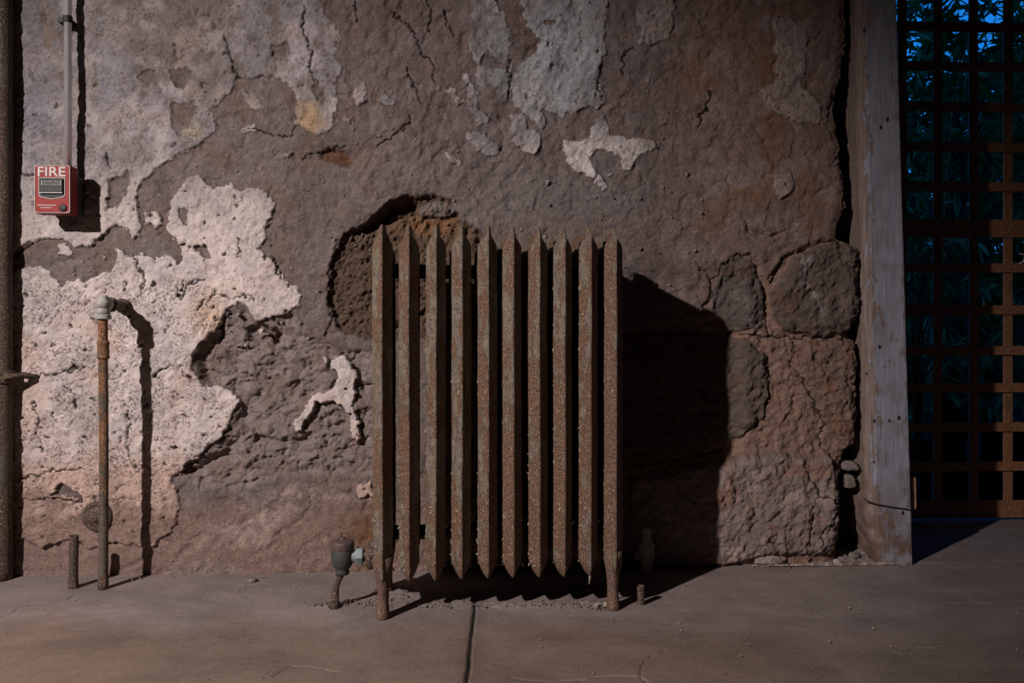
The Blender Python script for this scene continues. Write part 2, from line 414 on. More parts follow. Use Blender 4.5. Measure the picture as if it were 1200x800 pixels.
LIGHT = [A_POLY, B_POLY,
 [(555,-30),(578,-30),(582,5),(592,18),(600,40),(598,62),(600,95),(597,115),(590,120),(585,107),(577,95),(570,102),(559,95),(555,67),(550,52),(552,32)],
 [(607,-30),(715,-30),(712,20),(706,45),(710,60),(702,85),(705,115),(700,125),(690,122),(675,132),(665,130),(660,140),(650,130),(635,130),(640,145),(632,150),(622,140),(612,130),(603,125),(600,100),(605,78),(622,66),(630,58),(628,42),(615,25),(608,10)],
 [(598,133),(612,135),(620,150),(632,155),(633,170),(625,182),(612,178),(600,165)],
 [(660,170),(672,162),(690,160),(698,145),(705,131),(713,140),(715,158),(735,163),(768,165),(772,175),(755,180),(745,188),(738,202),(730,200),(726,185),(715,178),(700,175),(692,185),(697,200),(706,208),(711,220),(705,223),(696,212),(682,200),(670,198),(665,188)],
 [(546,153),(560,155),(575,160),(586,170),(584,180),(573,184),(560,178)],
 [(521,105),(530,103),(537,112),(548,118),(550,108),(541,90),(545,86),(555,98),(562,115),(565,130),(576,139),(568,146),(556,150),(555,135),(548,122),(538,125),(530,115)],
 [(414,102),(424,98),(431,108),(427,120),(420,125),(415,112)], [(444,116),(450,107),(458,115),(463,121),(450,123)],
 [(284,107),(295,110),(305,120),(310,127),(300,128),(288,118)], [(283,149),(300,145),(303,153),(285,158)], [(519,177),(530,183),(546,190),(540,195),(525,188)],
 [(333,178),(343,180),(340,188),(334,186)], [(404,132),(414,140),(410,146),(403,140)],
 [(745,-30),(790,-30),(790,10),(785,45),(765,53),(750,50),(748,20)],
 [(905,20),(925,24),(945,32),(948,60),(940,100),(962,122),(958,150),(930,140),(898,128),(888,108),(905,90),(912,60)],
 [(904,205),(925,203),(931,214),(926,228),(912,232),(905,222)],
 [(386,418),(400,416),(413,426),(420,443),(418,462),(410,475),(412,480),(422,495),(424,508),(420,518),(411,510),(408,484),(398,474),(385,470),(368,474),(360,492),(357,506),(350,508),(345,498),(354,480),(363,466),(378,459),(392,455),(394,440)],
 [(378,417),(385,419),(384,426),(379,425)],
 [(417,571),(438,564),(438,581),(420,584)], [(68,287),(80,286),(86,295),(80,301),(70,298)], [(172,250),(185,247),(190,262),(182,269),(173,259)],
 [(178,612),(192,612),(196,622),(186,626),(178,620)]]
HOLES = [[(159,88),(170,80),(183,82),(180,98),(172,101)], [(199,80),(214,78),(226,86),(222,96),(212,101),(202,98)], [(200,124),(225,118),(233,128),(224,142),(212,160),(202,148)],
 [(320,55),(335,50),(341,60),(332,70),(322,68)], [(367,101),(376,99),(383,118),(378,125),(368,115)], [(126,212),(140,206),(150,200),(152,212),(146,232),(138,246),(127,244)],
 [(562,66),(580,68),(596,72),(596,83),(580,80),(564,78)], [(211,245),(219,243),(223,255),(219,264),(212,258)], [(230,292),(240,288),(246,300),(238,304)],
 [(892,98),(902,80),(906,70),(912,88),(906,100)], [(640,24),(652,26),(650,32),(641,31)], [(236,96),(246,98),(244,106),(238,104)],
 [(74,566),(60,578),(92,586),(96,580)]]
CRATER = [(268,362),(290,358),(318,373),(345,366),(352,385),(375,395),(400,408),(450,410),(450,562),(400,560),(330,560),(280,575),(230,572),(203,556),(232,534),(256,516),(271,500),
 (281,472),(262,455),(238,452),(226,416),(248,392)]
DEEPS = [([(224,416),(240,394),(264,366),(262,398),(244,418),(248,450),(232,446)], .022, 6),
 ([(284,470),(283,500),(262,522),(240,538),(203,558),(235,556),(264,538),(292,505)], .024, 7),
 ([(284,386),(300,377),(325,384),(332,398),(318,409),(300,406),(290,400)], .034, 6),
 ([(370,177),(385,173),(403,173),(409,181),(412,195),(400,197),(388,190),(378,187)], .016, 4),
 ([(345,512),(367,506),(366,514),(348,521)], .014, 4), ([(296,512),(335,514),(336,519),(300,519)], .012, 3),
 ([(38,586),(95,584),(96,600),(40,600)], .014, 5), ([(316,402),(340,410),(336,418),(320,412)], .012, 4),
 ([(620,55),(630,52),(632,64),(612,66)], .006, 3), ([(866,250),(880,262),(905,274),(930,268),(905,282),(876,274)], .018, 6)]
RECESS = [(436,400),(417,396),(397,390),(391,376),(384,355),(385,335),(386,310),(395,283),(407,272),(425,260),(440,249),(455,235),(470,229),(486,226),(515,228),(531,234),(537,248),(542,258),
 (560,268),(575,282),(582,300),(582,400)]
REC_TOP = [(405,275),(440,250),(457,236),(478,230),(490,236),(488,250),(470,258),(450,262),(438,270)]
STONES = [  # polygon px, bulge m, colour
 ([(838,328),(849,310),(867,298),(883,306),(888,320),(897,340),(897,386),(858,389),(836,362)], .018, (.105,.088,.080)),
 ([(912,331),(927,301),(958,287),(984,283),(1012,288),(1013,364),(999,386),(987,394),(948,394),(918,388),(906,370),(903,343)], .030, (.118,.090,.078)),
 ([(933,404),(954,397),(1012,396),(1014,430),(1010,487),(1008,521),(991,528),(969,498),(948,467),(930,430)], .026, (.190,.128,.102)),
 ([(720,394),(790,391),(860,393),(878,397),(903,418),(905,445),(898,488),(876,512),(855,522),(790,530),(720,525)], .016, (.115,.088,.076)),
 ([(735,560),(790,548),(855,536),(882,527),(909,527),(948,532),(975,530),(988,560),(990,620),(986,652),(900,656),(846,668),(735,668)], .024, (.225,.172,.158)),
 ([(489,246),(500,236),(516,232),(530,237),(537,248),(528,253),(505,255),(492,253)], .030, (.17,.15,.14)),
 ([(448,252),(462,244),(480,240),(488,246),(474,254),(456,258)], .028, (.085,.062,.048)),
 ([(478,228),(500,227),(500,231),(480,233)], .030, (.16,.10,.08)),
 ([(296,384),(304,381),(308,392),(300,398)], .016, (.42,.36,.33)),
 ([(310,388),(322,390),(322,400),(312,402)], .022, (.10,.065,.05)),
]
CRACKS = [[(357,5),(355,38),(366,62),(362,80),(372,100)],[(262,40),(268,60),(272,75),(279,92)],[(597,66),(596,116)],[(155,353),(163,348),(172,335)],[(208,335),(211,350),(226,331),(240,328)],
 [(233,362),(247,348),(262,347),(275,351),(288,346),(300,352)],[(158,300),(170,325),(166,340)],[(20,298),(40,284)],[(30,440),(60,439),(100,430)],[(20,562),(60,552),(100,549)],[(38,588),(60,583),(95,587)],
 [(150,475),(152,500),(148,520),(154,536)],[(180,443),(190,432),(200,428)],[(818,308),(838,330),(838,345),(828,362)],[(836,330),(852,306),(867,297),(880,300)],[(933,403),(930,430),(945,450),(953,470),(968,497),(962,520),(975,535)],
 [(900,418),(904,455),(896,492)],[(952,600),(946,645)],[(985,600),(966,620),(958,645)],[(860,391),(905,394),(990,397)],[(898,340),(903,390)],[(906,330),(920,300)],
 [(455,10),(470,20),(485,40),(495,60),(508,75),(508,95)],[(500,-5),(505,20),(502,38)],[(518,12),(532,45)],[(475,78),(485,100),(494,122)],[(440,170),(460,160),(478,146),(481,136)],
 [(416,0),(418,25)],[(293,150),(320,158),(342,160),(346,150)],[(355,185),(372,178),(402,172)],[(470,440),(480,445)],[(320,300),(326,318),(330,326)],[(280,280),(282,300)],
 [(700,95),(706,120)],[(820,150),(822,135),(830,125),(834,105)],[(730,85),(733,62),(742,55)],[(270,500),(256,517),(240,530),(215,552),(203,558)],[(720,392),(800,390),(860,392)],[(740,548),(800,540),(850,528)],
 [(392,530),(410,524),(425,522)],[(380,395),(388,375),(384,350),(386,320),(394,285),(407,272)],[(270,365),(258,380),(250,420)],[(960,285),(975,282),(988,284)],[(985,278),(990,250),(993,215),(985,190)],
 [(110,370),(118,380)],[(40,470),(48,490),(44,510),(52,530)],[(78,452),(88,462),(92,480)],[(215,330),(214,350)],[(125,180),(130,200)],[(950,560),(962,580),(985,590)]]
EDGE = [(-200,996),(0,994),(60,994),(90,987),(110,982),(125,980),(150,983),(175,986),(200,990),(225,994),(237,995),(248,989),(262,985),(278,983),(286,1004),(300,1009),(364,1009),(385,1000),(394,998),(400,1005),(487,1006),
 (520,1004),(530,994),(560,988),(620,989),(650,985),(672,982),(900,980)]

def build_wall():
    xs = np.concatenate([np.linspace(-4.0, -1.75, 30)[:-1], np.arange(-1.75, 1.335, .0031)])
    zs = np.concatenate([np.arange(-.02, 1.76, .0031), np.linspace(1.77, 3.6, 26)])
    X, Z = np.meshgrid(xs, zs)
    PX, PY = proj(X, np.zeros_like(X), Z)
    fine = sstep(-1.85, -1.72, X) * (1 - sstep(1.74, 1.82, Z))
    # wander of the outlines
    wx = fbm(PX, PY, .045, 4, 3) * 7; wy = fbm(PX, PY, .045, 4, 9) * 7
    QX = PX + wx; QY = PY + wy
    sx = PX + fbm(PX, PY, .05, 3, 21) * 5; sy = PY + fbm(PX, PY, .05, 3, 27) * 5
    sd = np.full(X.shape, -30.0)
    for P in LIGHT: sd = np.maximum(sd, poly_sdf(QX, QY, P))
    for P in HOLES: sd = np.minimum(sd, -poly_sdf(QX, QY, P))
    # ragged chips near the edges
    chip = fbm(PX, PY, .12, 4, 40, .6)
    sd = sd + chip * 4
    # scattered small losses in the sound plaster, small islands in the coat
    nz = fbm(PX, PY, .085, 3, 44)
    left = sstep(620, 200, PX)
    sd = np.where((nz > .40), np.minimum(sd, (.46 - nz) * 60), sd)
    n5 = fbm(PX, PY, .11, 2, 71)
    sd = np.where((sd < -4) & (n5 > .50) & (PY < 420) & (PX < 830), (n5 - .58) * 40, sd)

    H = fbm(PX, PY, .006, 3, 51) * .010 + fbm(PX, PY, .02, 4, 52) * .0055 + fbm(PX, PY, .07, 4, 53, .55) * .0045
    H += -.004 * sstep(.55, .8, ridged(QX, QY, .022, 3, 54)) * (1 - sstep(-1, 1, sd))
    # trowelled waves, middle top
    wv = sstep(380, 430, PX) * (1 - sstep(700, 800, PX)) * (1 - sstep(200, 260, PY))
    rg = ridged(QX + QY * .35, QY * .5, .018, 3, 61)
    H += wv * (rg - .5) * .012
    # plaster skin
    pm = sstep(-1.0, 1.2, sd)
    H += pm * (.0040 + .0042 * sstep(120, 300, PY))
    lay = sstep(-.05, .05, fbm(PX, PY, .035, 4, 63))
    H += pm * (lay - .5) * .0022 + pm * fbm(PX, PY, .16, 3, 64) * .0016
    flaky = sstep(290, 350, PY) * (1 - sstep(600, 640, PY)) * (1 - sstep(240, 330, PX)) * .9 + .25 + .3 * (1 - sstep(180, 280, PY))
    H += -pm * flaky * sstep(.62, .75, ridged(PX + wx, PY + wy, .07, 2, 65)) * .0035 * sstep(-.1, .3, fbm(PX, PY, .03, 2, 66))
    # crater
    cr = poly_sdf(sx, sy, CRATER); cm = sstep(-1, 7, cr) * (1 - pm)
    bil = np.abs(fbm(PX + wx * 1.5, PY * 1.25 + wy, .026, 4, 70, .5))
    H += cm * (-.015 + bil * .030 + fbm(PX, PY, .07, 4, 73, .55) * .006)
    H -= cm * sstep(.6, .85, ridged(QX, QY * 1.3, .03, 3, 74)) * .009
    for P, d, w in DEEPS:
        m = sstep(-2, w, poly_sdf(sx, sy, P)); H -= m * d * (1 - pm * .6)
    # recess behind the radiator
    rc = poly_sdf(sx, sy, RECESS); rm = sstep(-.5, 5, rc)
    H += rm * (-.030 + np.abs(fbm(PX, PY, .06, 4, 81, .6)) * .030)
    diag = ridged(PX * .7 + PY * .45, PY * .2 - PX * .2, .12, 3, 83)
    H += rm * (diag - .5) * .008
    rt = sstep(-1, 6, poly_sdf(sx, sy, REC_TOP)); H -= rt * .055
    # masonry
    stone = np.zeros_like(H); scol = np.zeros(H.shape + (3,))
    low = sstep(-4, 4, poly_sdf(sx, sy, [(700,392),(838,372),(850,310),(868,296),(888,305),(900,325),(925,298),(960,282),(985,278),(1030,280),(1030,690),(700,690)], 40))
    H += low * (-.014 + fbm(PX, PY, .09, 4, 90, .6) * .012)
    H -= .030 * sstep(715, 750, PX) * (1 - sstep(858, 880, PX)) * sstep(300, 345, PY) * (1 - sstep(520, 552, PY))
    for k, (P, b, c) in enumerate(STONES):
        s = poly_sdf(sx, sy, P, 30); m = sstep(-.5, 3.0 if k != 4 else 9.0, s); dome = sstep(-1, 16, s)
        H += m * b * .55 + dome * b * .45
        H += m * (fbm(PX, PY, .028, 5, 100 + k, .5) * .015 + fbm(PX + PY * .6, PY * .5, .10, 4, 130 + k, .6) * .0045)
        stone = np.maximum(stone, m); scol = scol * (1 - m[..., None]) + m[..., None] * np.array(c)
    # cracks
    ck = np.full(H.shape, 20.0)
    cx = PX + fbm(PX, PY, .12, 3, 110) * 6; cy = PY + fbm(PX, PY, .12, 3, 115) * 6
    for P in CRACKS: ck = np.minimum(ck, line_dist(cx, cy, P))
    H -= (1 - sstep(.3, 1.9, ck)) * .007
    # toe of the wall
    H += sstep(600, 668, PY) * .006 * (1 - low)
    H *= fine
    # ragged end beside the door post: the face turns back into the wall
    ez = np.interp(PY, [e[0] for e in EDGE], [e[1] for e in EDGE])
    dpx = PX + fbm(PX * 0, PY, .05, 4, 120) * 5 + fbm(PX, PY, .2, 2, 121) * 2 - ez
    back = sstep(-1.5, 5, dpx)
    H -= sstep(-14, 0, dpx) * .012
    H = H * (1 - back) - back * .26
    # ---------------- colours
    vein = np.minimum(line_dist(cx, cy, [(936,300),(944,318),(940,330),(952,345),(960,360),(964,368)]), line_dist(cx, cy, [(950,300),(944,312)]))
    def C(r, g, b): return np.array([r, g, b])
    def lerp(a, b, m): return a * (1 - m[..., None]) + b * m[..., None]
    one = np.ones(H.shape + (3,))
    coat = one * C(.170, .136, .130)
    coat = lerp(coat, one * C(.138, .106, .099), sstep(-.1, .3, fbm(PX, PY, .015, 3, 140)))
    br = sstep(-.05, .3, fbm(PX, PY, .02, 3, 141))
    coat = lerp(coat, one * C(.155, .105, .087), br * .6)
    rightm = sstep(740, 860, PX) * (1 - low)
    coat = lerp(coat, one * C(.195, .132, .113), rightm * .9)
    coat = lerp(coat, one * C(.200, .108, .064), np.clip(rightm * sstep(.0, .35, fbm(PX, PY, .016, 3, 142)) * (1 - sstep(230, 320, PY)) + blob(PX, PY, 850, 50, 45, 70) * .5, 0, 1) * .75)
    coat = lerp(coat, one * C(.25, .195, .182), rightm * sstep(.05, .3, fbm(PX, PY, .022, 3, 143)) * .6)
    coat = lerp(coat, one * C(.18, .16, .155), blob(PX, PY, 640, 230, 140, 50) * .6)
    coat = lerp(coat, one * C(.225, .180, .170), cm * .9)
    coat = lerp(coat, one * C(.19, .135, .12), cm * sstep(.0, .3, fbm(PX, PY, .03, 3, 144)) * .7)
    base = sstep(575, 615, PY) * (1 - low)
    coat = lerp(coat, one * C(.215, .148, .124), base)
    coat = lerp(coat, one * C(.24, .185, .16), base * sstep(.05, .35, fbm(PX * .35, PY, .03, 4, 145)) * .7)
    coat = lerp(coat, one * C(.34, .255, .225), np.clip(sstep(-6, 10, poly_sdf(sx, sy, [(262,625),(280,600),(300,582),(320,572),(346,568),(400,566),(440,560),(440,588),(398,590),(350,602),(330,612),(322,634),(300,645),(270,645)])) * sstep(-.25, .2, fbm(PX, PY, .05, 4, 170, .6)), 0, 1) * .9)
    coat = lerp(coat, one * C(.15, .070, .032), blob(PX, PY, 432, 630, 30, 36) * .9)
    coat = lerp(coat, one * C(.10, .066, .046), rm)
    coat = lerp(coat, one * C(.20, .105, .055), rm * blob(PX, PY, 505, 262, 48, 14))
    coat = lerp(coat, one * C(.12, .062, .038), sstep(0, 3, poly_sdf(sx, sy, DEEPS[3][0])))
    coat = lerp(coat, one * C(.24, .155, .122), low)
    coat = lerp(coat, one * C(.20, .11, .06), low * blob(PX, PY, 780, 540, 60, 14))
    vr = fbm(PX, PY, .03, 4, 146)
    coat = lerp(coat, scol, stone)
    coat = lerp(coat, one * C(.27, .235, .225), (1 - sstep(1, 5, vein)) * .7)
    coat = lerp(coat, coat * C(1.45, 1.4, 1.38), stone * sstep(.1, .4, vr) * .8)
    coat = lerp(coat, coat * C(1.1, .85, .7), stone * sstep(.1, .4, -vr) * .8)
    paint = one * C(.50, .435, .415)
    paint = lerp(paint, one * C(.205, .187, .193), 1 - sstep(150, 300, PY + fbm(PX, PY, .02, 3, 160) * 60))  # duller upper plaster, its colour darkened further to stand in for dimmer light
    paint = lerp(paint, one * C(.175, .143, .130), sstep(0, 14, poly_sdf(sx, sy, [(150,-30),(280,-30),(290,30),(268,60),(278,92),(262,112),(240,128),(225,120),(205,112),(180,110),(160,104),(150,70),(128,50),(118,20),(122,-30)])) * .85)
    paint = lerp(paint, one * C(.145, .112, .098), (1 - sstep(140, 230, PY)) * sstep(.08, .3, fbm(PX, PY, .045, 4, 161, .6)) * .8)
    paint = lerp(paint, one * C(.31, .275, .262), (1 - sstep(120, 190, PX)) * sstep(-.1, .25, fbm(PX, PY, .012, 3, 150)) * .5)
    paint = lerp(paint, one * C(.45, .33, .295), sstep(.0, .3, fbm(PX, PY, .014, 3, 151)) * sstep(300, 380, PY) * .65)
    paint = lerp(paint, one * C(.40, .36, .37), sstep(.0, .3, fbm(PX, PY, .018, 3, 152)) * .6)
    paint = lerp(paint, one * C(.30, .245, .225), sstep(.05, .3, fbm(PX, PY, .02, 4, 153)) * (1 - sstep(160, 260, PY)) * .8)
    paint = lerp(paint, one * C(.32, .34, .37), blob(PX, PY, 650, 60, 60, 80) * .9)
    paint = lerp(paint, one * C(.52, .47, .46), blob(PX, PY, 700, 185, 80, 30))
    paint = lerp(paint, one * C(.36, .235, .12), np.clip(blob(PX + wx*2, PY + wy*2, 362, 138, 15, 20) * 1.2, 0, 1) * .75)
    paint = lerp(paint, one * C(.33, .28, .18), blob(PX + wx*2, PY + wy*2, 225, 152, 12, 12) * .8)
    paint = lerp(paint, one * C(.22, .15, .10), np.clip(blob(PX + wx*2, PY + wy*2, 58, 55, 16, 42), 0, 1) * sstep(-.2, .2, fbm(PX, PY, .06, 3, 181)) * .8)
    paint = lerp(paint, one * C(.22, .18, .125), blob(PX + wx*2, PY + wy*2, 122, 95, 22, 30) * sstep(-.2, .2, fbm(PX, PY, .06, 3, 182)) * .7)
    paint = lerp(paint, one * C(.55, .40, .30), blob(PX, PY, 250, 375, 18, 26) * .8 + blob(PX, PY, 190, 585, 40, 35) * .7)
    paint = lerp(paint, one * C(.265, .208, .190), sstep(740, 800, PX))
    paint = lerp(paint, one * C(.20, .20, .235), np.clip(blob(PX + wx*3, PY + wy*3, 40, 125, 26, 85) + blob(PX + wx*3, PY + wy*3, 128, 90, 16, 50), 0, 1) * .75)
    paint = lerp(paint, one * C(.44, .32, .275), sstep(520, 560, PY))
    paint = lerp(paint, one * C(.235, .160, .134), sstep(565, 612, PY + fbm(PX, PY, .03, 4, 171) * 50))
    G = np.stack([X, -H, Z], -1)
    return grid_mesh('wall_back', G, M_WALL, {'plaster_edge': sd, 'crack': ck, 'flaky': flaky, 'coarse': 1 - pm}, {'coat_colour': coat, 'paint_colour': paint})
wall = struct(build_wall())
H_WALL = None

# ------------------------------------------------------------------ floor
FCR = [[(-40,760),(0,725),(18,713),(45,706)],[(65,706),(80,702),(90,694)],[(600,792),(640,797),(690,796),(712,791),(745,791),(760,800)],[(748,790),(752,778),(765,766),(780,760)],[(1040,762),(1056,766),(1078,758),(1110,757)],
 [(1060,660),(1120,658),(1200,656)],[(1100,707),(1160,706),(1200,704)],[(320,790),(345,778),(400,785)]]
JOINT = [(557,703),(553,740),(547,800),(545,840)]
def build_floor():
    xs = np.concatenate([np.linspace(-4, -1.9, 24)[:-1], np.arange(-1.9, 2.1, .0034), np.linspace(2.105, 4, 20)])
    ys = np.concatenate([np.linspace(-5, -.95, 40)[:-1], np.arange(-.95, .04, .0031), np.linspace(.045, .78, 80)])
    X, Y = np.meshgrid(xs, ys)
    def wl(P): return [tuple(floor_pt(a, b)[:2]) for a, b in P]
    wx = X + fbm(X, Y, 14, 3, 5) * .012; wy = Y + fbm(X, Y, 14, 3, 6) * .012
    ck = np.full(X.shape, .05)
    for P in FCR: ck = np.minimum(ck, line_dist(wx, wy, wl(P), .05) + .0008)
    jt = line_dist(X + fbm(X, Y, 10, 3, 8) * .003, Y, wl(JOINT), .05)
    ck = np.minimum(ck, np.maximum(jt - .0022, 0))
    Z = fbm(X, Y, 1.2, 3, 1) * .004 + fbm(X, Y, 7, 4, 2) * .0018
    Z = Z * sstep(-3, -1.5, Y)
    Z -= (1 - sstep(.0005, .004, ck)) * .006
    Z -= .0025
    # dust ridges along the wall foot and under the radiator
    pile = np.zeros_like(X)
    for (a, b, rx, ry, h) in [(463,695,.05,.05,.007),(530,706,.09,.02,.006),(600,708,.16,.018,.005),(690,706,.06,.02,.006),(385,708,.05,.02,.004),(900,656,.09,.03,.018),(985,655,.12,.04,.012),(1010,650,.06,.05,.014),(300,678,.03,.02,.004)]:
        c = floor_pt(a, b); pile += h * np.exp(-(((X - c[0]) / rx) ** 2 + ((Y - c[1]) / ry) ** 2))
    Z += pile * (1 + fbm(X, Y, 60, 3, 12) * 1.2)
    PX, PY = proj(X, Y, np.zeros_like(X))
    c1 = np.array([.205, .168, .160]); c2 = np.array([.175, .128, .104])
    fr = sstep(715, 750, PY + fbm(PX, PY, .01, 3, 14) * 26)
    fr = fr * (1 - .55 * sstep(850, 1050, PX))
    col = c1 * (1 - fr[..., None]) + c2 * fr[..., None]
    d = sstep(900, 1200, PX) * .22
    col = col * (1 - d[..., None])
    st = sstep(.02, .12, ck)
    k = np.exp(-(jt / .03) ** 2) * .25; col = col * (1 - k[..., None])
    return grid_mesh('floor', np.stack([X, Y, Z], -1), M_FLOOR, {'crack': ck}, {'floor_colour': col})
struct(build_floor())

# ------------------------------------------------------------------ room shell around the opening
OPX0, OPX1, OPZ = 1.325, 2.66, 2.16
b = MB(); b.box(1.0, OPX0, .30, .75, 0, 3.6); struct(b.build('trim_1', M_SHELL))                 # reveal behind the post
b = MB(); b.box(OPX0, OPX1, .0, .75, OPZ, 3.6); struct(b.build('trim_2', M_SHELL))           # masonry over the doorway
b = MB(); b.box(OPX1, 4.0, .0, .75, 0, 3.6); struct(b.build('trim_3', M_SHELL))              # masonry right of the doorway
b = MB(); b.box(-4.1, 1.0, .30, .75, 0, 3.6); struct(b.build('trim_4', M_SHELL))             # body of the wall
b = MB(); b.box(-4.1, -4.0, -5, .75, 0, 3.6); struct(b.build('wall_left', M_SHELL))
b = MB(); b.box(4.0, 4.1, -5, .75, 0, 3.6); struct(b.build('wall_right', M_SHELL))
b = MB(); b.box(-4.1, 4.1, -5.1, -5, 0, 3.6); struct(b.build('wall_front', M_SHELL))
b = MB(); b.box(-4.1, 4.1, -5.1, .75, 3.6, 3.7); struct(b.build('ceiling', M_SHELL))

# ================================================================== RADIATOR
RL = CAM + 1.866 * (FW + (448 - 600) / F * RT)
RR = CAM + 1.930 * (FW + (722 - 600) / F * RT)
rang = math.atan2(RR[1] - RL[1], RR[0] - RL[0]); plen = math.hypot(RR[0] - RL[0], RR[1] - RL[1]); PITCH = plen / 9
rad = empty('radiator', (RL[0], RL[1], 0), 'tall rusty cast iron radiator with ten flaking brown sections, standing before the crumbling wall', 'radiator', rz=rang)
Z0, Z1 = .088, .9675
DEP = .198
def col_ring(z, yc, hw, hd, front):
    """pointed plan of one column: sharp ridge to the front"""
    r = .0016
    return [(-r, yc - hd, z), (r, yc - hd, z), (hw*.93, yc - hd*.12, z), (hw, yc + hd*.10, z), (hw*.55, yc + hd*.75, z), (0, yc + hd, z), (-hw*.55, yc + hd*.75, z), (-hw, yc + hd*.10, z), (-hw*.93, yc - hd*.12, z)]
def section_mesh(seed, ztop=Z1, zbot=Z0):
    rnd = random.Random(seed)
    m = MB()
    N = 90
    for ci, yc in enumerate((.036, .100, .164, .228)):
        rings = []
        for i in range(N + 1):
            t = i / N
            # denser near the ends
            z = zbot + (ztop - zbot) * (.5 - .5 * math.cos(PI * t)) if True else 0
            a = ztop - z; c = z - zbot
            # top: narrow nub then ogive shoulder
            if a < .024: w = .0050 + .0036 * math.sin(min(1, a / .006) * PI / 2)
            else: w = .0086 + (.0250 - .0086) * math.sin(min(1, (a - .024) / .034) * PI / 2)
            if c < .040: w = min(w, .0050 + (.0250 - .0050) * (c / .040) ** .75)
            hd = .035
            f = 0
            rr = .040
            if ci == 0 or ci == 3:
                q = max(0, rr - a) / rr; f = (1 - math.sqrt(max(0, 1 - q*q))) * .030
                q2 = max(0, .030 - c) / .030; f = max(f, (1 - math.sqrt(max(0, 1 - q2*q2))) * .018)
            sgn = 1 if ci == 0 else (-1 if ci == 3 else 0)
            hd2 = hd - f * .5; ycc = yc + sgn * f * .5
            if ci in (1, 2): w *= .92; zz = z - (.012 if a < .2 else 0) * (1 - min(1, a / .2))
            else: zz = z
            jx = mnoise.noise(Vector((seed * 3.1, ci, z * 9))) * .0011; jw = 1 + mnoise.noise(Vector((seed * 1.7, ci + 5, z * 40))) * .035
            ring = [(x * jw + jx, y, zz) for x, y, _ in col_ring(z, ycc, w, hd2, 0)]
            rings.append(ring)
        m.rings(rings)
    # webs linking the columns at head and foot
    for (za, zb, h) in ((ztop - .085, ztop - .020, .0105), (zbot + .02, zbot + .085, .0105)):
        ys = [.036, .068, .100, .132, .164, .196, .228]
        rings = []
        for y in ys:
            hh = h * (1.0 if y in (.036, .100, .164, .228) else .85)
            rings.append([(-hh, y, za), (0, y, za - .012), (hh, y, za), (hh, y, zb), (0, y, zb + .012), (-hh, y, zb)])
        m.rings(rings)
    # hub bosses
    for z in (ztop - .105, zbot + .095):
        m.lathe((0, .132, z), [(.027, -.022), (.032, -.016), (.034, 0), (.032, .016), (.027, .022)], 20, 'x')
    return m
def flakes_mesh(seed, n=46):
    rnd = random.Random(seed); m = MB()
    for i in range(n):
        z = Z0 + .03 + (Z1 - Z0 - .08) * (rnd.random() ** 2.2)
        s = rnd.uniform(.0016, .0042) * (1.5 if rnd.random() < .12 else 1)
        side = rnd.choice((-1, -1, 1)); k = rnd.random()
        # point on a front facet
        y0, y1 = .001, .032; x0, x1 = .0016 * side, .0232 * side
        x = x0 + (x1 - x0) * k; y = y0 + (y1 - y0) * k
        if rnd.random() < .55: x, y = .0240 * side, .034
        nrm = Vector((side * .80, -.60, 0)); tan = Vector((side * .60, .80, 0)); up = Vector((0, 0, 1))
        cu = rnd.uniform(.15, .6); a = rnd.uniform(0, 2 * PI)
        e1 = tan * math.cos(a) + up * math.sin(a); e2 = -tan * math.sin(a) + up * math.cos(a)
        c = Vector((x, y, z)); V = []; L = rnd.uniform(1, 2.2)
        for q in range(4):
            for r_ in (-1, 1):
                u = q / 3; wob = rnd.uniform(.6, 1)
                V.append(c + e2 * (u * s * L) + e1 * (r_ * s * .5 * wob) + nrm * (.0003 + cu * s * u * u))
        Vb = [v - nrm * .0006 for v in V]
        Fc = [(2*i, 2*i+1, 2*i+3, 2*i+2) for i in range(3)]
        n0 = len(V); Fb = [tuple(n0 + j for j in reversed(f)) for f in Fc]
        rim = [0, 1, 3, 5, 7, 6, 4, 2]
        Fs = [(rim[j], rim[(j+1) % 8], n0 + rim[(j+1) % 8], n0 + rim[j]) for j in range(8)]
        m.add(V + Vb, Fc + Fb + Fs)
    return m
protos = []
for k in range(4):
    mm = section_mesh(k + 1); me = bpy.data.meshes.new('radiator_section'); me.from_pydata(mm.V, [], mm.F); me.update(); me.materials.append(M_RAD)
    fm = flakes_mesh(k + 10); fe = bpy.data.meshes.new('peeling_paint'); fe.from_pydata(fm.V, [], fm.F); fe.update(); fe.materials.append(M_FLAKE)
    protos.append((me, fe))
for i in range(10):
    me, fe = protos[(i * 3 + i // 4) % 4]
    o = bpy.data.objects.new('radiator_section', me); COL.objects.link(o); o.parent = rad
    o.location = (i * PITCH + random.uniform(-.0008, .0008), random.uniform(-.001, .001), random.uniform(-.002, .003)); o.rotation_euler = (0, random.uniform(-.002, .002), random.uniform(-.03, .03))
    f = bpy.data.objects.new('peeling_paint', fe); COL.objects.link(f); f.parent = o; f['kind'] = 'stuff'
for i in range(9):
    for z in (Z1 - .105, Z0 + .095):
        b = MB(); b.lathe(((i + .5) * PITCH, .132, z), [(.019, -.014), (.019, .014)], 16, 'x'); b.build('connector', M_LEG, rad, True, True)
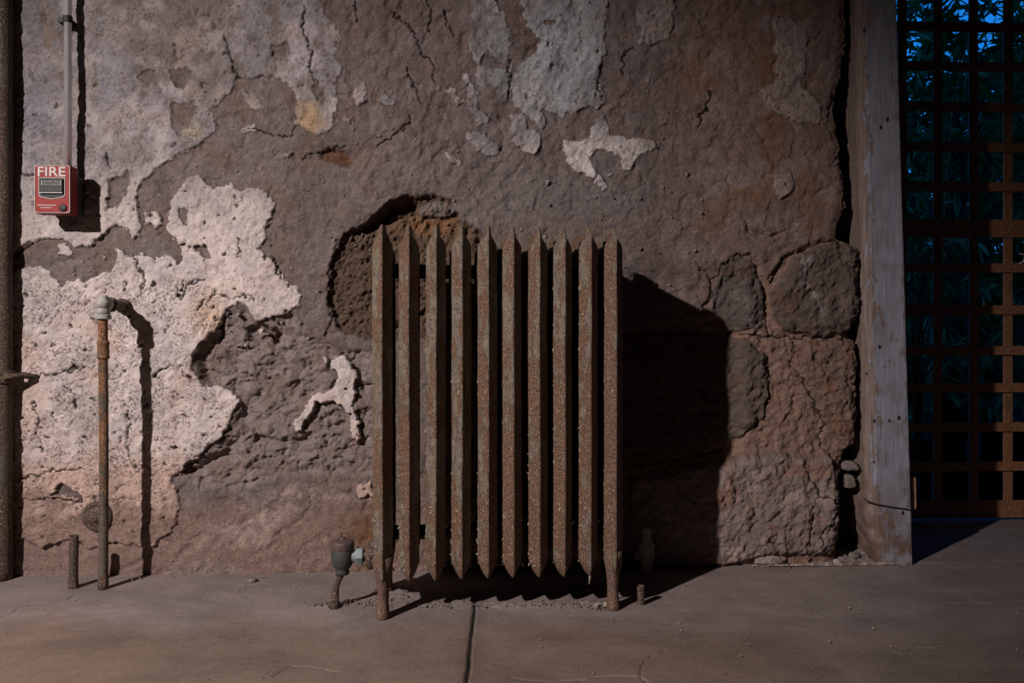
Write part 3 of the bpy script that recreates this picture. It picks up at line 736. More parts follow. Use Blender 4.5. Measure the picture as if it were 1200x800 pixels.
for xi, (x, zf) in enumerate(((0, 0), (9 * PITCH, 0))):
    for yc in (.034, .228):
        b = MB(); R_ = []
        for (z, w, d, oy) in ((.150, .0235, .030, 0), (.115, .0225, .028, 0), (.090, .0175, .024, .001), (.065, .0145, .019, .002), (.035, .0140, .018, .001), (.016, .0160, .021, -.001), (.004, .0175, .023, -.001), (-.002, .0165, .022, -.001)):
            ring = []
            for k in range(14):
                an = 2 * PI * k / 14; n_ = 1 + .05 * mnoise.noise(Vector((math.cos(an), math.sin(an), z * 30 + x * 7)))
                ring.append((x + w * math.cos(an) * n_, yc + oy + d * math.sin(an) * n_, z))
            R_.append(ring)
        b.rings(R_[::-1]); b.build('leg', M_LEG, rad, True, True)
# hanging paint drip under the ninth section
b = MB(); b.tube([(8 * PITCH + .001, .02, .095), (8 * PITCH + .002, .02, .082), (8 * PITCH, .021, .066)], [.003, .0026, .0018], 6, True, .4); b.build('paint_drip', M_FLAKE, rad, True, True)
# inlet valve on the left end (local coordinates of the radiator)
vx, vy = -.108, .120
vz = .68 - (648 - 400) / F * (1.866 + .120)
valve = bpy.data.objects.new('valve', None); COL.objects.link(valve); valve.parent = rad; valve.location = (0, 0, 0); valve['label'] = 'dark corroded radiator valve with round cap'
b = MB(); b.lathe((vx, vy, vz), [(.010, -.052), (.017, -.050), (.018, -.042), (.016, -.038), (.023, -.030), (.0285, -.018), (.0290, .014), (.0275, .018)], 28); b.build('valve_body', M_VALVE, valve, True, True)
b = MB(); b.lathe((vx, vy, vz), [(.030, .016), (.0305, .020), (.0305, .030), (.028, .035), (.020, .038), (.008, .040), (.006, .044), (.002, .045)], 28); o = b.build('valve_cap', mat_simple('brown_valve_cap', (.085, .055, .050), .6, .1, 130, .4, .002), valve, False, True); o['label'] = 'brown domed cap'
b = MB(); b.lathe((vx + .024, vy, vz - .004), [(.017, 0), (.017, .010)], 20, 'x'); b.lathe((vx + .034, vy, vz - .004), [(.0215, 0), (.0235, .003), (.0235, .016), (.0215, .019)], 6, 'x'); o = b.build('union_nut', M_BRASS, valve, False, True); o['label'] = 'blue-grey hexagonal nut'
b = MB(); b.lathe((vx + .053, vy, vz - .004), [(.014, -.002), (.014, .006), (.030, .008), (.036, .014), (.036, .026), (.030, .032), (.034, .044), (.034, .060)], 22, 'x'); b.build('inlet_flange', M_STUB, valve, True, True)
b = MB(); b.tube([(vx - .004, vy, vz - .048), (vx - .010, vy, vz - .062), (vx - .016, vy + .002, vz - .082), (vx - .019, vy + .002, .02), (vx - .020, vy, -.004)], [.011, .0095, .0085, .0105, .014], 14, True, .25); b.build('supply_pipe', M_STUB, valve, True, True)

# ================================================================== PIPES ON THE LEFT
fp = floor_pt(121, 689)
pipe = empty('steam_pipe', (fp[0], fp[1], 0), 'slim rusty orange upright pipe with an elbow turning into the wall', 'pipe')
def at_px(px, py, y): return wall_pt(px, py, y)
ztop = at_px(121, 356, fp[1])[2]
zc = at_px(121, 410, fp[1])[2]
path = []
for k in range(40):
    z = -.004 + (ztop - .03) * k / 39
    path.append((fp[0] + math.sin(z * 5) * .0015, fp[1], z))
b = MB(); b.tube(path, [.0122 * (1.12 if k < 3 else 1) for k in range(40)], 16, True, .10); b.build('pipe', M_PIPE, pipe, True)
b = MB(); b.lathe((fp[0], fp[1], zc), [(.0125, -.026), (.0165, -.022), (.0165, -.018), (.0150, -.014), (.0150, .014), (.0165, .018), (.0165, .022), (.0125, .026)], 20); b.build('coupling', M_PIPE, pipe, True)
e = MB(); R_ = .020; pth = [(fp[0], fp[1], ztop - .030)]
for k in range(9):
    an = PI / 2 * k / 8; pth.append((fp[0] + .0 * k, fp[1] + R_ * (1 - math.cos(an)), ztop - R_ + R_ * math.sin(an)))
e.tube(pth, [.018] + [.0185] * 8 + [.019], 18, True, .08)
e.lathe((fp[0], fp[1], ztop + .008), [(.019, -.02), (.020, -.004), (.014, .004), (.013, .006), (.013, .014), (.010, .016)], 8)
e.build('elbow', M_DUSTY, pipe, True)
b = MB(); b.lathe((fp[0], fp[1], ztop - .036), [(.018, -.007), (.0205, -.005), (.0205, .005), (.018, .007)], 20); b.build('collar_nut', M_DUSTY, pipe, False)
b = MB(); b.tube([(fp[0], fp[1] + R_, ztop), (fp[0], fp[1] + .03, ztop), (fp[0], -.02, ztop), (fp[0], .02, ztop)], .0155, 16); b.lathe((fp[0], fp[1] + .042, ztop), [(.0165, -.008), (.021, -.005), (.021, .006), (.0165, .010)], 18, 'y')
b.lathe((fp[0], -.018, ztop), [(.0165, -.008), (.021, -.005), (.021, .006), (.0165, .010)], 18, 'y'); b.build('wall_nipple', M_STUB, pipe, True)
# round flange on the wall behind it
fl = wall_pt(116, 604, 0)
b = MB(); b.lathe((fl[0], .010, fl[2]), [(.036, 0), (.045, .004), (.045, .018), (.041, .026), (.032, .028), (.028, .022), (.024, .014), (.020, .014)], 36, 'y')
fo = b.build('wall_flange', M_STUB, None, True); tag(fo, 'round rusty iron flange on the wall, behind the slim upright pipe', 'flange')
b = MB(); fpp = fo
b.lathe((fl[0] - .004, .006, fl[2] - .004), [(.034, 0), (.034, .020), (.030, .024), (.014, .022), (.010, .030), (.004, .031)], 28, 'y'); o = b.build('plug', M_STUB, fo, True)
# stub
sp = floor_pt(86, 688)
b = MB(); zt = at_px(87, 627, sp[1])[2]
b.tube([(sp[0], sp[1], -.004), (sp[0], sp[1], .03), (sp[0] + .001, sp[1], zt * .5), (sp[0] + .002, sp[1], zt * .8), (sp[0] + .002, sp[1], zt)], [.0145, .0118, .0115, .012, .0118], 16, False, .1)
b.tube([(sp[0] + .002, sp[1], zt), (sp[0] + .002, sp[1], zt - .001), (sp[0] + .002, sp[1], zt - .03)], [.0118, .0085, .0085], 16, False, .0)
tag(b.build('pipe_stub', M_STUB, None, True), 'short open-ended rusty pipe stub standing left of the slim upright pipe', 'pipe')
sp = floor_pt(751, 707)
b = MB(); zt = at_px(751, 686, sp[1])[2]
b.tube([(sp[0], sp[1], -.004), (sp[0], sp[1], .012), (sp[0], sp[1], zt * .6), (sp[0], sp[1], zt)], [.0105, .0095, .0098, .0100], 14, False, .12)
b.tube([(sp[0], sp[1], zt), (sp[0], sp[1], zt - .001), (sp[0], sp[1], zt - .02)], [.0100, .007, .007], 14, False, .0)
tag(b.build('pipe_stub', M_STUB, None, True), 'tiny broken pipe stub on the floor right of the radiator foot', 'pipe')
# old fitting in the radiator's shadow, at the foot of the wall
c = wall_pt(757, 645, -.035); s_ = 1 / 405.0
b = MB(); prof = [(.017, 672), (.019, 668), (.017, 664), (.015, 661), (.021, 655), (.023, 648), (.021, 643), (.024, 640), (.024, 637), (.014, 634), (.012, 624), (.014, 619), (.014, 617)]
fz = lambda y: .68 - (y - 400) / F * 2.28
b.lathe((c[0], -.045, 0), [(r, max(fz(y), -.002)) for r, y in prof], 20)
ft = b.build('old_pipe_fitting', M_DUSTY, None, True); tag(ft, 'pale bulbous pipe fitting at the wall foot in the radiator shadow', 'pipe fitting')
b = MB(); b.lathe((c[0], -.045, fz(650)), [(.012, -.036), (.014, -.034), (.014, -.024), (.010, -.020), (.010, 0)], 12, 'x'); b.build('side_outlet', M_DUSTY, ft, True)

# big riser at the left edge of the frame
rx = wall_pt(2, 400, -.036)[0]
riser = empty('riser_pipe', (rx, -.036, 0), 'thick dark flaking pipe running from floor up at the left edge', 'pipe')
b = MB(); b.tube([(rx, -.036, z) for z in np.linspace(-.004, 3.598, 120)], .0270, 24, True, .05); b.build('pipe', M_RISER, riser, True)
zc = wall_pt(5, 441, -.036)[2]
b = MB(); b.lathe((rx, -.036, zc), [(.029, -.020), (.034, -.017), (.034, -.006), (.031, -.003), (.031, .003), (.034, .006), (.034, .014), (.029, .018)], 24); b.build('collar', M_RISER, riser, True)
b = MB(); b.tube([(rx + .02, -.060, zc), (rx + .045, -.052, zc + .002), (rx + .060, -.035, zc + .004), (rx + .075, -.018, zc - .002), (rx + .08, .01, zc - .004)], [.010, .008, .009, .007, .007], 10, True, .4); b.build('wall_bracket', M_RISER, riser, True)

# ================================================================== FIRE ALARM
YF = -.096
def apx(px, py, y=YF): return wall_pt(px, py, y)
tl = apx(40, 193); br = apx(82.5, 250)
al = empty('fire_alarm_pull_station', ((tl[0] + br[0]) / 2, -.05, br[2]), 'red fire alarm pull station with white FIRE lettering mounted on the wall', 'fire alarm')
x0, x1, z0, z1 = tl[0], br[0], br[2], tl[2]
b = MB(); b.box(x0, x1, YF, YF + .042, z0, z1); b.build('housing', M_RED, al, bevel=.004)
b = MB(); b.box(x0 + .008, x1 - .006, YF + .042, .012, z0 + .008, z1 - .020); b.build('back_box', M_BOX, al, bevel=.002)
W = x1 - x0; Hh = z1 - z0
def rrect(xa, xb, za, zb, r, n=6):
    pts = []
    for cx, cz, a0 in ((xb - r, zb - r, 0), (xa + r, zb - r, 90), (xa + r, za + r, 180), (xb - r, za + r, 270)):
        for k in range(n + 1):
            a = math.radians(a0 + 90 * k / n); pts.append((cx + r * math.cos(a), cz + r * math.sin(a)))
    return pts
def frame(name, pts, t, y, mat, parent, cx, cz, th=.0012):
    m = MB(); inner = []
    for (x, z) in pts:
        d = Vector((cx - x, cz - z)); inner.append((x + math.copysign(t, d.x) if abs(d.x) > t else x, z + math.copysign(t, d.y) if abs(d.y) > t else z))
    n = len(pts)
    V = [(x, y, z) for x, z in pts] + [(x, y, z) for x, z in inner] + [(x, y + th, z) for x, z in pts] + [(x, y + th, z) for x, z in inner]
    Fc = []
    for i in range(n):
        j = (i + 1) % n
        Fc += [(i, j, n + j, n + i), (i, 2*n + i, 2*n + j, j), (n + i, n + j, 3*n + j, 3*n + i)]
    m.add(V, Fc); return m.build(name, mat, parent)
cxm, czm = (x0 + x1) / 2, (z0 + z1) / 2
frame('border_line', rrect(x0 + .0012, x1 - .0012, z0 + .0012, z1 - .0012, .006), .0014, YF - .0008, M_WHITE, al, cxm, czm)
def text(name, s, w, h, cx, cz, y, mat, parent, bold=0.0, ext=.0004):
    cu = bpy.data.curves.new(name, 'FONT'); cu.body = s; cu.extrude = .02; cu.offset = bold; cu.align_x = 'LEFT'; cu.size = 1
    o = bpy.data.objects.new(name, cu); COL.objects.link(o)
    bpy.context.view_layer.update()
    me = bpy.data.meshes.new_from_object(o); COL.objects.unlink(o); bpy.data.objects.remove(o)
    co = np.array([v.co[:] for v in me.vertices]); mn = co.min(0); mx = co.max(0)
    pl = Vector((0, 0, 0)); q = parent
    while q is not None: pl += q.location; q = q.parent
    for v in me.vertices:
        u = (v.co.x - mn[0]) / (mx[0] - mn[0]); vv = (v.co.y - mn[1]) / (mx[1] - mn[1]); d = (v.co.z - mn[2]) / (mx[2] - mn[2])
        v.co = Vector((cx - w/2 + u * w, y - d * ext * 2, cz - h/2 + vv * h)) - pl
    me.materials.clear(); me.materials.append(mat); me.name = name
    o = bpy.data.objects.new(name, me); COL.objects.link(o); o.parent = parent
    return o
def fx(px): return apx(px, 220)[0]
def fzz(py): return apx(60, py)[2]
text('fire_lettering', 'FIRE', fx(77) - fx(44.5), fzz(195.5) - fzz(206.5), (fx(77) + fx(44.5)) / 2, (fzz(195.5) + fzz(206.5)) / 2, YF - .0004, M_WHITE, al, .012)
# handle window: flat top, shallow pointed bottom
P = [(fx(45.5), fzz(208)), (fx(76.5), fzz(208)), (fx(76.5), fzz(228.5)), (fx(74.5), fzz(231)), (fx(61), fzz(233.5)), (fx(47.5), fzz(231)), (fx(45.5), fzz(228.5))][::-1]
m = MB(); m.add([(x, YF - .0010, z) for x, z in P] + [(x, YF + .001, z) for x, z in P], [tuple(range(7)), tuple(reversed(range(7, 14)))] + [(i, 7 + i, 7 + (i+1) % 7, (i+1) % 7) for i in range(7)])
hd = m.build('handle_recess', M_BLACK, al)
frame('recess_outline', P, .0014, YF - .0018, M_WHITE, hd, fx(61), fzz(219), .0010)
b = MB(); b.box(fx(47.5), fx(74.5), YF - .007, YF - .0005, fzz(226), fzz(210)); ha = b.build('pull_handle', M_BLACK, al, bevel=.0015); ha['label'] = 'black pull bar'
b = MB(); b.box(fx(47.5), fx(74.5), YF - .0075, YF - .0065, fzz(226.6), fzz(225.8)); b.build('handle_rim', M_WHITE, ha)
text('handle_lettering', 'PUSH IN', fx(70) - fx(53), .0042, fx(61.5), fzz(213.2), YF - .0072, M_GREYTXT, ha, .01, .0002)
text('handle_lettering', 'PULL DOWN', fx(71) - fx(52), .0042, fx(61.5), fzz(216.4), YF - .0072, M_GREYTXT, ha, .01, .0002)
for sx_ in (50.2, 72.2):
    b = MB(); b.box(fx(sx_), fx(sx_ + .7), YF - .0076, YF - .0068, fzz(217.5), fzz(212)); b.build('bracket_mark', M_WHITE, ha)
rn = random.Random(3); b = MB()
for row, (xa, xb) in ((240.3, (44, 65)), (243.2, (48, 61))):
    x = xa
    while x < xb:
        w = rn.uniform(.7, 1.5); b.box(fx(x), fx(x + w), YF - .0006, YF + .0002, fzz(row + .55), fzz(row - .55)); x += w + .5
b.build('small_print', M_WHITE, al)
b = MB(); b.lathe((fx(74), YF + .001, fzz(243.5)), [(.0105, 0), (.0105, .003), (.0085, .0042), (.002, .0042)], 24, 'y'); b.build('key_lock', M_BLACK, al, True)
# conduit
cxp = wall_pt(79.5, 100, -.045)[0]; zb = z1 - .0201
cond = empty('electrical_conduit', (cxp, -.045, z1), 'shiny galvanised conduit dropping down the wall to the red fire alarm', 'conduit')
b = MB(); b.tube([(cxp, -.045, zb), (cxp, -.045, 2.4), (cxp, -.045, 3.595)], .0100, 20); b.build('conduit_tube', M_STEEL, cond, True)
b = MB(); zz = wall_pt(78, 23, -.045)[2]; b.lathe((cxp, -.045, zz), [(.0102, -.010), (.0125, -.009), (.0125, .009), (.0102, .010)], 20); b.box(cxp - .028, cxp + .004, -.045, .01, zz - .007, zz + .007); b.build('strap_clamp', M_BLACK, cond, False)

# ================================================================== POST
def build_post():
    rows = []; bare = []; dirt = []
    N = 260
    bl = wall_pt(1019, 620)[0]; brr = wall_pt(1067, 660)[0]; tl_ = wall_pt(1003, 0)[0]; tr = wall_pt(1048, 0)[0]
    zt = wall_pt(1048, 0)[2]
    for i in range(N + 1):
        z = -.002 + (OPZ - .01) * i / N
        t = z / zt
        xr = brr + (tr - brr) * t; xl = (bl - .004) + (tl_ - bl + .004) * t
        worn = max(0, (.17 - z) / .17); xl += worn ** 1.6 * .030
        xl += mnoise.noise(Vector((z * 14, 3, 0))) * .0018; xr += mnoise.noise(Vector((z * 18, 9, 0))) * .0012
        y0 = -.012; bv = .026 + mnoise.noise(Vector((z * 6, 1, 0))) * .003
        pts = [(xl, .115), (xl, .012), (xl + .003, .003), (xl + bv * .45, y0 + .006), (xl + bv * .8, y0 + .002), (xl + bv, y0)]
        for k in range(1, 9): pts.append((xl + bv + (xr - .004 - xl - bv) * k / 9, y0 + mnoise.noise(Vector((k, z * 20, 4))) * .0006))
        pts += [(xr - .004, y0), (xr - .0035, y0 + .0012), (xr - .001, y0 + .0012), (xr, y0 + .003), (xr, .115)]
        rows.append([(a, b_, z) for a, b_ in pts])
        for k in range(len(pts)):
            u = k
            bare.append((1.0 if k <= 2 else (.4 if k in (3, 4) else (.22 if k == 5 else (.16 if k in (6, 14) else 0.0)))) + (.06 if z < .35 and k < 9 else 0)); dirt.append(min(1, max(0, (.30 - z) / .25)) + (.3 if k < 3 else 0))
    m = MB(); m.rings(rows); o = m.build('wooden_post', M_WOOD, None, False)
    for nm, arr in (('bare', bare), ('dirt', dirt)):
        at = o.data.attributes.new(nm, 'FLOAT', 'POINT'); at.data.foreach_set('value', arr)
    return tag(o, 'weathered grey painted timber door post leaning beside the iron gate', 'post')
post = build_post()
wl = [wall_pt(1013, 584, -.010), wall_pt(1016, 587, -.0142), wall_pt(1028, 591, -.0165), wall_pt(1045, 594, -.0165), wall_pt(1060, 596, -.0165), wall_pt(1067, 597.5, -.0145), wall_pt(1070, 597, .01)]
b = MB(); b.tube(wl, .0021, 8); tag(b.build('binding_wire', M_WIRE, None, True), 'thin black wire wrapped around the foot of the timber post', 'wire')
a0 = wall_pt(1069, 577, .02)
b = MB(); zz0 = wall_pt(1069, 596, .02)[2]; zz1 = wall_pt(1069, 558, .02)[2]; xw = .0085
b.rings([[(a0[0] + sx_ * xw * w, .02 + sy_ * .010, z) for sx_, sy_ in ((-1, -1), (1, -1), (1, 1), (-1, 1))] for z, w in ((zz0, .8), (zz0 + .01, 1), (zz0 + (zz1 - zz0) * .5, .95), (zz1 - .008, .9), (zz1, .5))])
tag(b.build('wood_shim', M_CHIP, None, False, bevel=.002), 'small splintered wood shim on the right edge of the timber post', 'wood piece')

# ================================================================== GATE
GY = .56
def gpt(px, py): return wall_pt(px, py, GY)
gate = empty('iron_gate', (gpt(1125, 600)[0], GY, 0), 'rusty iron lattice gate of riveted flat bars closing the doorway', 'gate')
gl = 1.335; gr = 2.63; gz0 = gpt(1100, 607)[2]; gz1 = 2.14
vx_ = [gpt(px, 400)[0] for px in (1009, 1057, 1098.5, 1140.5, 1181)]
dv = vx_[4] - vx_[3]
while vx_[-1] + dv < gr - .03: vx_.append(vx_[-1] + dv)
for k, x in enumerate(vx_):
    w = .0175
    b = MB(); b.box(x - w, x + w, GY - .004, GY + .004, gz0 + .002, gz1); b.build('vertical_bar', M_GATE, gate, bevel=.0012)
hz = []
for k in range(13):
    hz.append(gpt(1125, [33, 79, 126, 173, 219, 268, 314, 363, 410.5, 454, 500, 546, 596][k])[2])
while hz[0] + .145 < gz1: hz.insert(0, hz[0] + .145)
for k, z in enumerate(hz):
    h = .0175
    if k == len(hz) - 1: h = .033
    if abs(z - gpt(1125, 268)[2]) < .001: h = .034
    b = MB(); b.box(gl, gr, GY - .0125, GY - .0045, z - h, z + h); b.build('horizontal_bar', M_GATE, gate, bevel=.0012)
riv = MB(); rest = MB(); prof = [(.0065, -.001), (.0062, .0022), (.0042, .0042), (.001, .005)]
riv.lathe((0, 0, 0), prof, 8, 'y')
rme = bpy.data.meshes.new('rivet'); rme.from_pydata(riv.V, [], riv.F); rme.update(); rme.materials.append(M_GATE)
for z in hz:
    for x in vx_:
        px, py = proj(x, GY, z)
        if 1045 < px < 1260 and -30 < py < 640:
            o = bpy.data.objects.new('rivet', rme); COL.objects.link(o); o.parent = gate
            o.location = (x - gate.location.x, -.0125, z)
        else: rest.lathe((x, GY - .0125, z), prof, 8, 'y')
ro = rest.build('rivets', M_GATE, gate); ro['kind'] = 'stuff'

# ================================================================== RUBBLE
def rock(name, c, r, mat, seed, label=None, group=None, sq=(1, 1, 1), cat='stone'):
    import bmesh
    bm = bmesh.new(); bmesh.ops.create_icosphere(bm, subdivisions=3, radius=1)
    for v in bm.verts:
        n = v.co.copy(); d = 1 + .35 * mnoise.noise(n * 1.3 + Vector((seed * 7.3, 1, 2))) + .12 * mnoise.noise(n * 4 + Vector((seed, 4, 2))) + .05 * mnoise.noise(n * 10 + Vector((seed, 4, 9)))
        q = n * d
        for ax in range(3): q[ax] = max(-.72, min(.72, q[ax])) if ax != 2 else max(-.6, min(.8, q[ax]))
        v.co = Vector((q.x * r * sq[0], q.y * r * sq[1], q.z * r * sq[2]))
    zmin = min(v.co.z for v in bm.verts)
    me = bpy.data.meshes.new(name); bm.to_mesh(me); bm.free(); me.materials.append(mat)
    me.polygons.foreach_set('use_smooth', [True] * len(me.polygons))
    o = bpy.data.objects.new(name, me); COL.objects.link(o); o.location = (c[0], c[1], c[2] - zmin if c[2] < .5 and c[2] >= 0 else c[2])
    if label: tag(o, label, cat, group)
    return o
p = floor_pt(1012, 646); rock('rubble_stone', (p[0] + .005, .035, .006), .050, M_ROCKB, 2, 'brown lump of rubble leaning against the foot of the timber post', sq=(.75, .6, 1.0))
p = wall_pt(1001, 548); rock('loose_stone', (p[0], .055, p[2]), .034, M_ROCKG, 5, 'upper small loose stone jutting from the gap beside the post', sq=(1, 1.6, .55)).location.z = p[2]
p = wall_pt(1002, 567); rock('loose_stone', (p[0] - .002, .055, p[2]), .030, M_ROCKG, 8, 'lower small loose stone jutting from the gap beside the post', sq=(.75, 1.6, .9)).location.z = p[2]
p = floor_pt(903, 661); rock('plaster_lump', (p[0], p[1] + .012, .002), .050, M_GRAVEL, 12, 'pale flat plaster lump on the floor against the big bottom stone', sq=(1.35, .55, .38), cat='plaster lump')
p = floor_pt(982, 654); rock('rubble_stone', (p[0], p[1] - .003, .006), .017, M_ROCKB, 14, 'small squarish brown stone on rubble at the wall end', sq=(1, .8, .9))
p = floor_pt(979, 660); rock('rubble_stone', (p[0], p[1] - .010, .004), .012, M_GRAVEL, 15, 'pale pebble in front of the small squarish brown stone', sq=(1.2, .8, .7))
p = floor_pt(1002, 656); rock('rubble_stone', (p[0], p[1], .006), .015, M_ROCKG, 17, 'small grey stone on the floor in the gap beside the post', sq=(1, .8, .9))
p = floor_pt(296, 681); rock('plaster_crumb', (p[0], p[1], 0), .009, M_ROCKG, 19, 'single small crumb on the floor near the wall, left of the valve', sq=(1.6, 1, .6), cat='plaster crumb')
p0 = floor_pt(905, 648); b = MB(); b.tube([wall_pt(908, 649, -.035), wall_pt(914, 653, -.045), wall_pt(920, 661, -.060)], [.0012, .0016, .0012], 6)
tag(b.build('twig', M_WIRE, None, True), 'thin dark twig lying against the pale plaster lump', 'twig')
# paint chips by the right foot
b = MB(); p = floor_pt(708, 712); rn = random.Random(5)
for (dx, dy, s, a) in ((-.012, .0, .016, .3), (.004, .008, .014, 1.1), (.012, -.002, .010, 2.0)):
    V = []
    for q in range(5):
        for r_ in (-1, 1):
            u = q / 4 - .5; V.append((p[0] + dx + math.cos(a) * u * s * 1.6 - math.sin(a) * r_ * s * .4, p[1] + dy + math.sin(a) * u * s * 1.6 + math.cos(a) * r_ * s * .4, .005 + (1 - 4 * u * u) * s * .5))
    n = len(V); V += [(x, y, z - .001) for x, y, z in V]
    Fc = [(2*i, 2*i+1, 2*i+3, 2*i+2) for i in range(4)]; b.add(V, Fc + [tuple(n + j for j in reversed(f)) for f in Fc] + [(0, 2, n + 2, n), (2, 4, n+4, n+2), (4, 6, n+6, n+4), (6, 8, n+8, n+6), (1, n+1, n+3, 3), (3, n+3, n+5, 5), (5, n+5, n+7, 7), (7, n+7, n+9, 9), (0, n, n+1, 1), (8, 9, n+9, n+8)])
tag(b.build('paint_chips', M_FLAKE, None), 'curled pale paint chips on the floor at the right radiator foot', 'paint chips', kind='stuff')
# crumbs
def crumbs(name, spots, n, label, seed, smin=.0012, smax=.0042, mat=None):
    rn = random.Random(seed); m = MB()
    for i in range(n):
        a, b_, rx_, ry_ = rn.choice(spots); c = floor_pt(a, b_)
        x = c[0] + rn.gauss(0, rx_); y = min(c[1] + rn.gauss(0, ry_), -.012); s = rn.uniform(smin, smax) * (1.6 if rn.random() < .08 else 1)
        V = []
        for sx_ in (-1, 1):
            for sy_ in (-1, 1):
                for sz_ in (-1, 1): V.append((x + sx_ * s * rn.uniform(.5, 1), y + sy_ * s * rn.uniform(.5, 1), max(0, .002 + s * .5 + sz_ * s * rn.uniform(.4, .8))))
        m.add(V, [(0, 1, 3, 2), (4, 6, 7, 5), (0, 4, 5, 1), (2, 3, 7, 6), (0, 2, 6, 4), (1, 5, 7, 3)])
    return tag(m.build(name, mat or M_GRAVEL), label, 'debris', kind='stuff')
crumbs('plaster_grit', [(463, 696, .035, .028), (463, 690, .03, .03), (440, 706, .02, .02), (380, 708, .03, .012), (400, 705, .03, .012)], 420, 'plaster grit scattered around the left radiator foot and pipe', 1, .0005, .0024, M_ROCKG)
crumbs('plaster_grit', [(520, 709, .05, .010), (560, 708, .07, .008), (620, 709, .07, .008), (680, 708, .04, .01), (700, 712, .02, .01)], 300, 'line of grit along the floor below the radiator sections', 2, .0008, .0024, M_ROCKG)
crumbs('wall_rubble', [(950, 655, .05, .012), (985, 658, .05, .016), (1010, 655, .04, .02), (925, 656, .05, .010), (1020, 652, .03, .02)], 520, 'crumbled plaster and pebbles heaped at the wall end by the post', 3, .0012, .0045)
crumbs('wall_foot_dust', [(250, 676, .25, .008), (120, 680, .15, .02), (600, 760, .7, .12), (1000, 720, .3, .06), (340, 690, .2, .02)], 170, 'sparse specks of grit scattered over the open floor', 4, .0007, .0018)

# ================================================================== OUTSIDE
g = MB(); g.add([(-2, .75, -.04), (14, .75, -.04), (14, 22, -.04), (-2, 22, -.04)], [(0, 1, 2, 3)]); og = g.build('ground', M_SOIL); og['kind'] = 'structure'
def leaf(m, c, d, nrm, L, W, bend):
    d = d.normalized(); s = d.cross(nrm).normalized(); n = s.cross(d).normalized()
    V = []; ws = (0, .75, 1, .7, 0); k = 0
    V.append(c)
    for i in (1, 2, 3):
        u = i / 4; q = c + d * (L * u) - n * (bend * L * u * u)
        V += [q + s * (W * ws[i]) + n * W * .25, q, q - s * (W * ws[i]) + n * W * .25]
    V.append(c + d * L - n * (bend * L))
    m.add(V, [(0, 1, 2), (0, 2, 3), (1, 4, 5, 2), (2, 5, 6, 3), (4, 7, 8, 5), (5, 8, 9, 6), (7, 10, 8), (8, 10, 9)])
def tree(name, base, h, spread, nb, nl, L, W, leafmat, label, cat, seed, lo=.25):
    rn = random.Random(seed)
    root = empty(name, base, label, cat, 'trees beyond the gate')
    bt = MB(); lf = MB(); B = Vector(base)
    tips = []
    top = B + Vector((rn.uniform(-.1, .1), rn.uniform(-.1, .1), h * .75))
    bt.tube([B + Vector((0, 0, -.03)), B + (top - B) * .3 + Vector((.04, 0, 0)), B + (top - B) * .65 - Vector((.03, .02, 0)), top], [.045 * h / 3, .035 * h / 3, .025 * h / 3, .010], 9, True, .2)
    for i in range(nb):
        t = lo + (1 - lo) * (i + rn.random()) / nb; s = B + (top - B) * t
        a = rn.uniform(0, 2 * PI); sp_ = spread * (1.1 - .5 * abs(t - .5)); end = s + Vector((math.cos(a) * sp_, math.sin(a) * sp_, h * rn.uniform(.05, .32)))
        mid = (s + end) / 2 + Vector((rn.uniform(-.1, .1), rn.uniform(-.1, .1), rn.uniform(0, .12)))
        bt.tube([s, mid, end], [.014, .009, .004], 6)
        for j in range(6):
            u = rn.uniform(.3, 1); q = s + (end - s) * u; e2 = q + Vector((rn.gauss(0, .22), rn.gauss(0, .22), rn.gauss(.05, .18))) * (spread / .8)
            bt.tube([q, e2], [.005, .002], 4, False)
            tips.append((q, e2))
    for i in range(nl):
        q, e2 = rn.choice(tips); u = rn.uniform(.1, 1.05); c = q + (e2 - q) * u
        d = ((e2 - q).normalized() * .6 + Vector((rn.gauss(0, .6), rn.gauss(0, .6), rn.gauss(-.15, .5))))
        nr = Vector((rn.gauss(0, .5), rn.gauss(0, .5), 1))
        k = rn.uniform(.65, 1.25); leaf(lf, c, d, nr, L * k, W * k, rn.uniform(0, .35))
    bt.build('trunk_and_branches', M_BARK, root, True)
    o = lf.build('foliage', leafmat, root); o['kind'] = 'stuff' if nl > 0 else ''
    return root
def gp(px, D, z=-.04):
    q = CAM + D * (FW + (px - 600) / F * RT); return (q[0], q[1], z)
tree('garden_tree', gp(1090, 5.6), 3.3, .95, 40, 6500, .13, .016, M_LEAF, 'dense dark tree beyond the gate, behind its left bars', 'tree', 1, .18)
tree('garden_tree', gp(1190, 6.6), 3.9, 1.0, 40, 6000, .14, .018, M_LEAF, 'taller dark tree beyond the gate, behind its rightmost bars', 'tree', 2, .18)
tree('garden_tree', gp(1140, 4.4), 2.5, .70, 30, 3200, .12, .016, M_LEAF2, 'lower bushy grey-green tree seen through the middle of the gate', 'tree', 3, .12)
tree('garden_tree', gp(1290, 5.0), 3.4, .9, 26, 2200, .13, .016, M_LEAF, 'dark tree beyond the gate mostly past the right edge', 'tree', 6, .15)
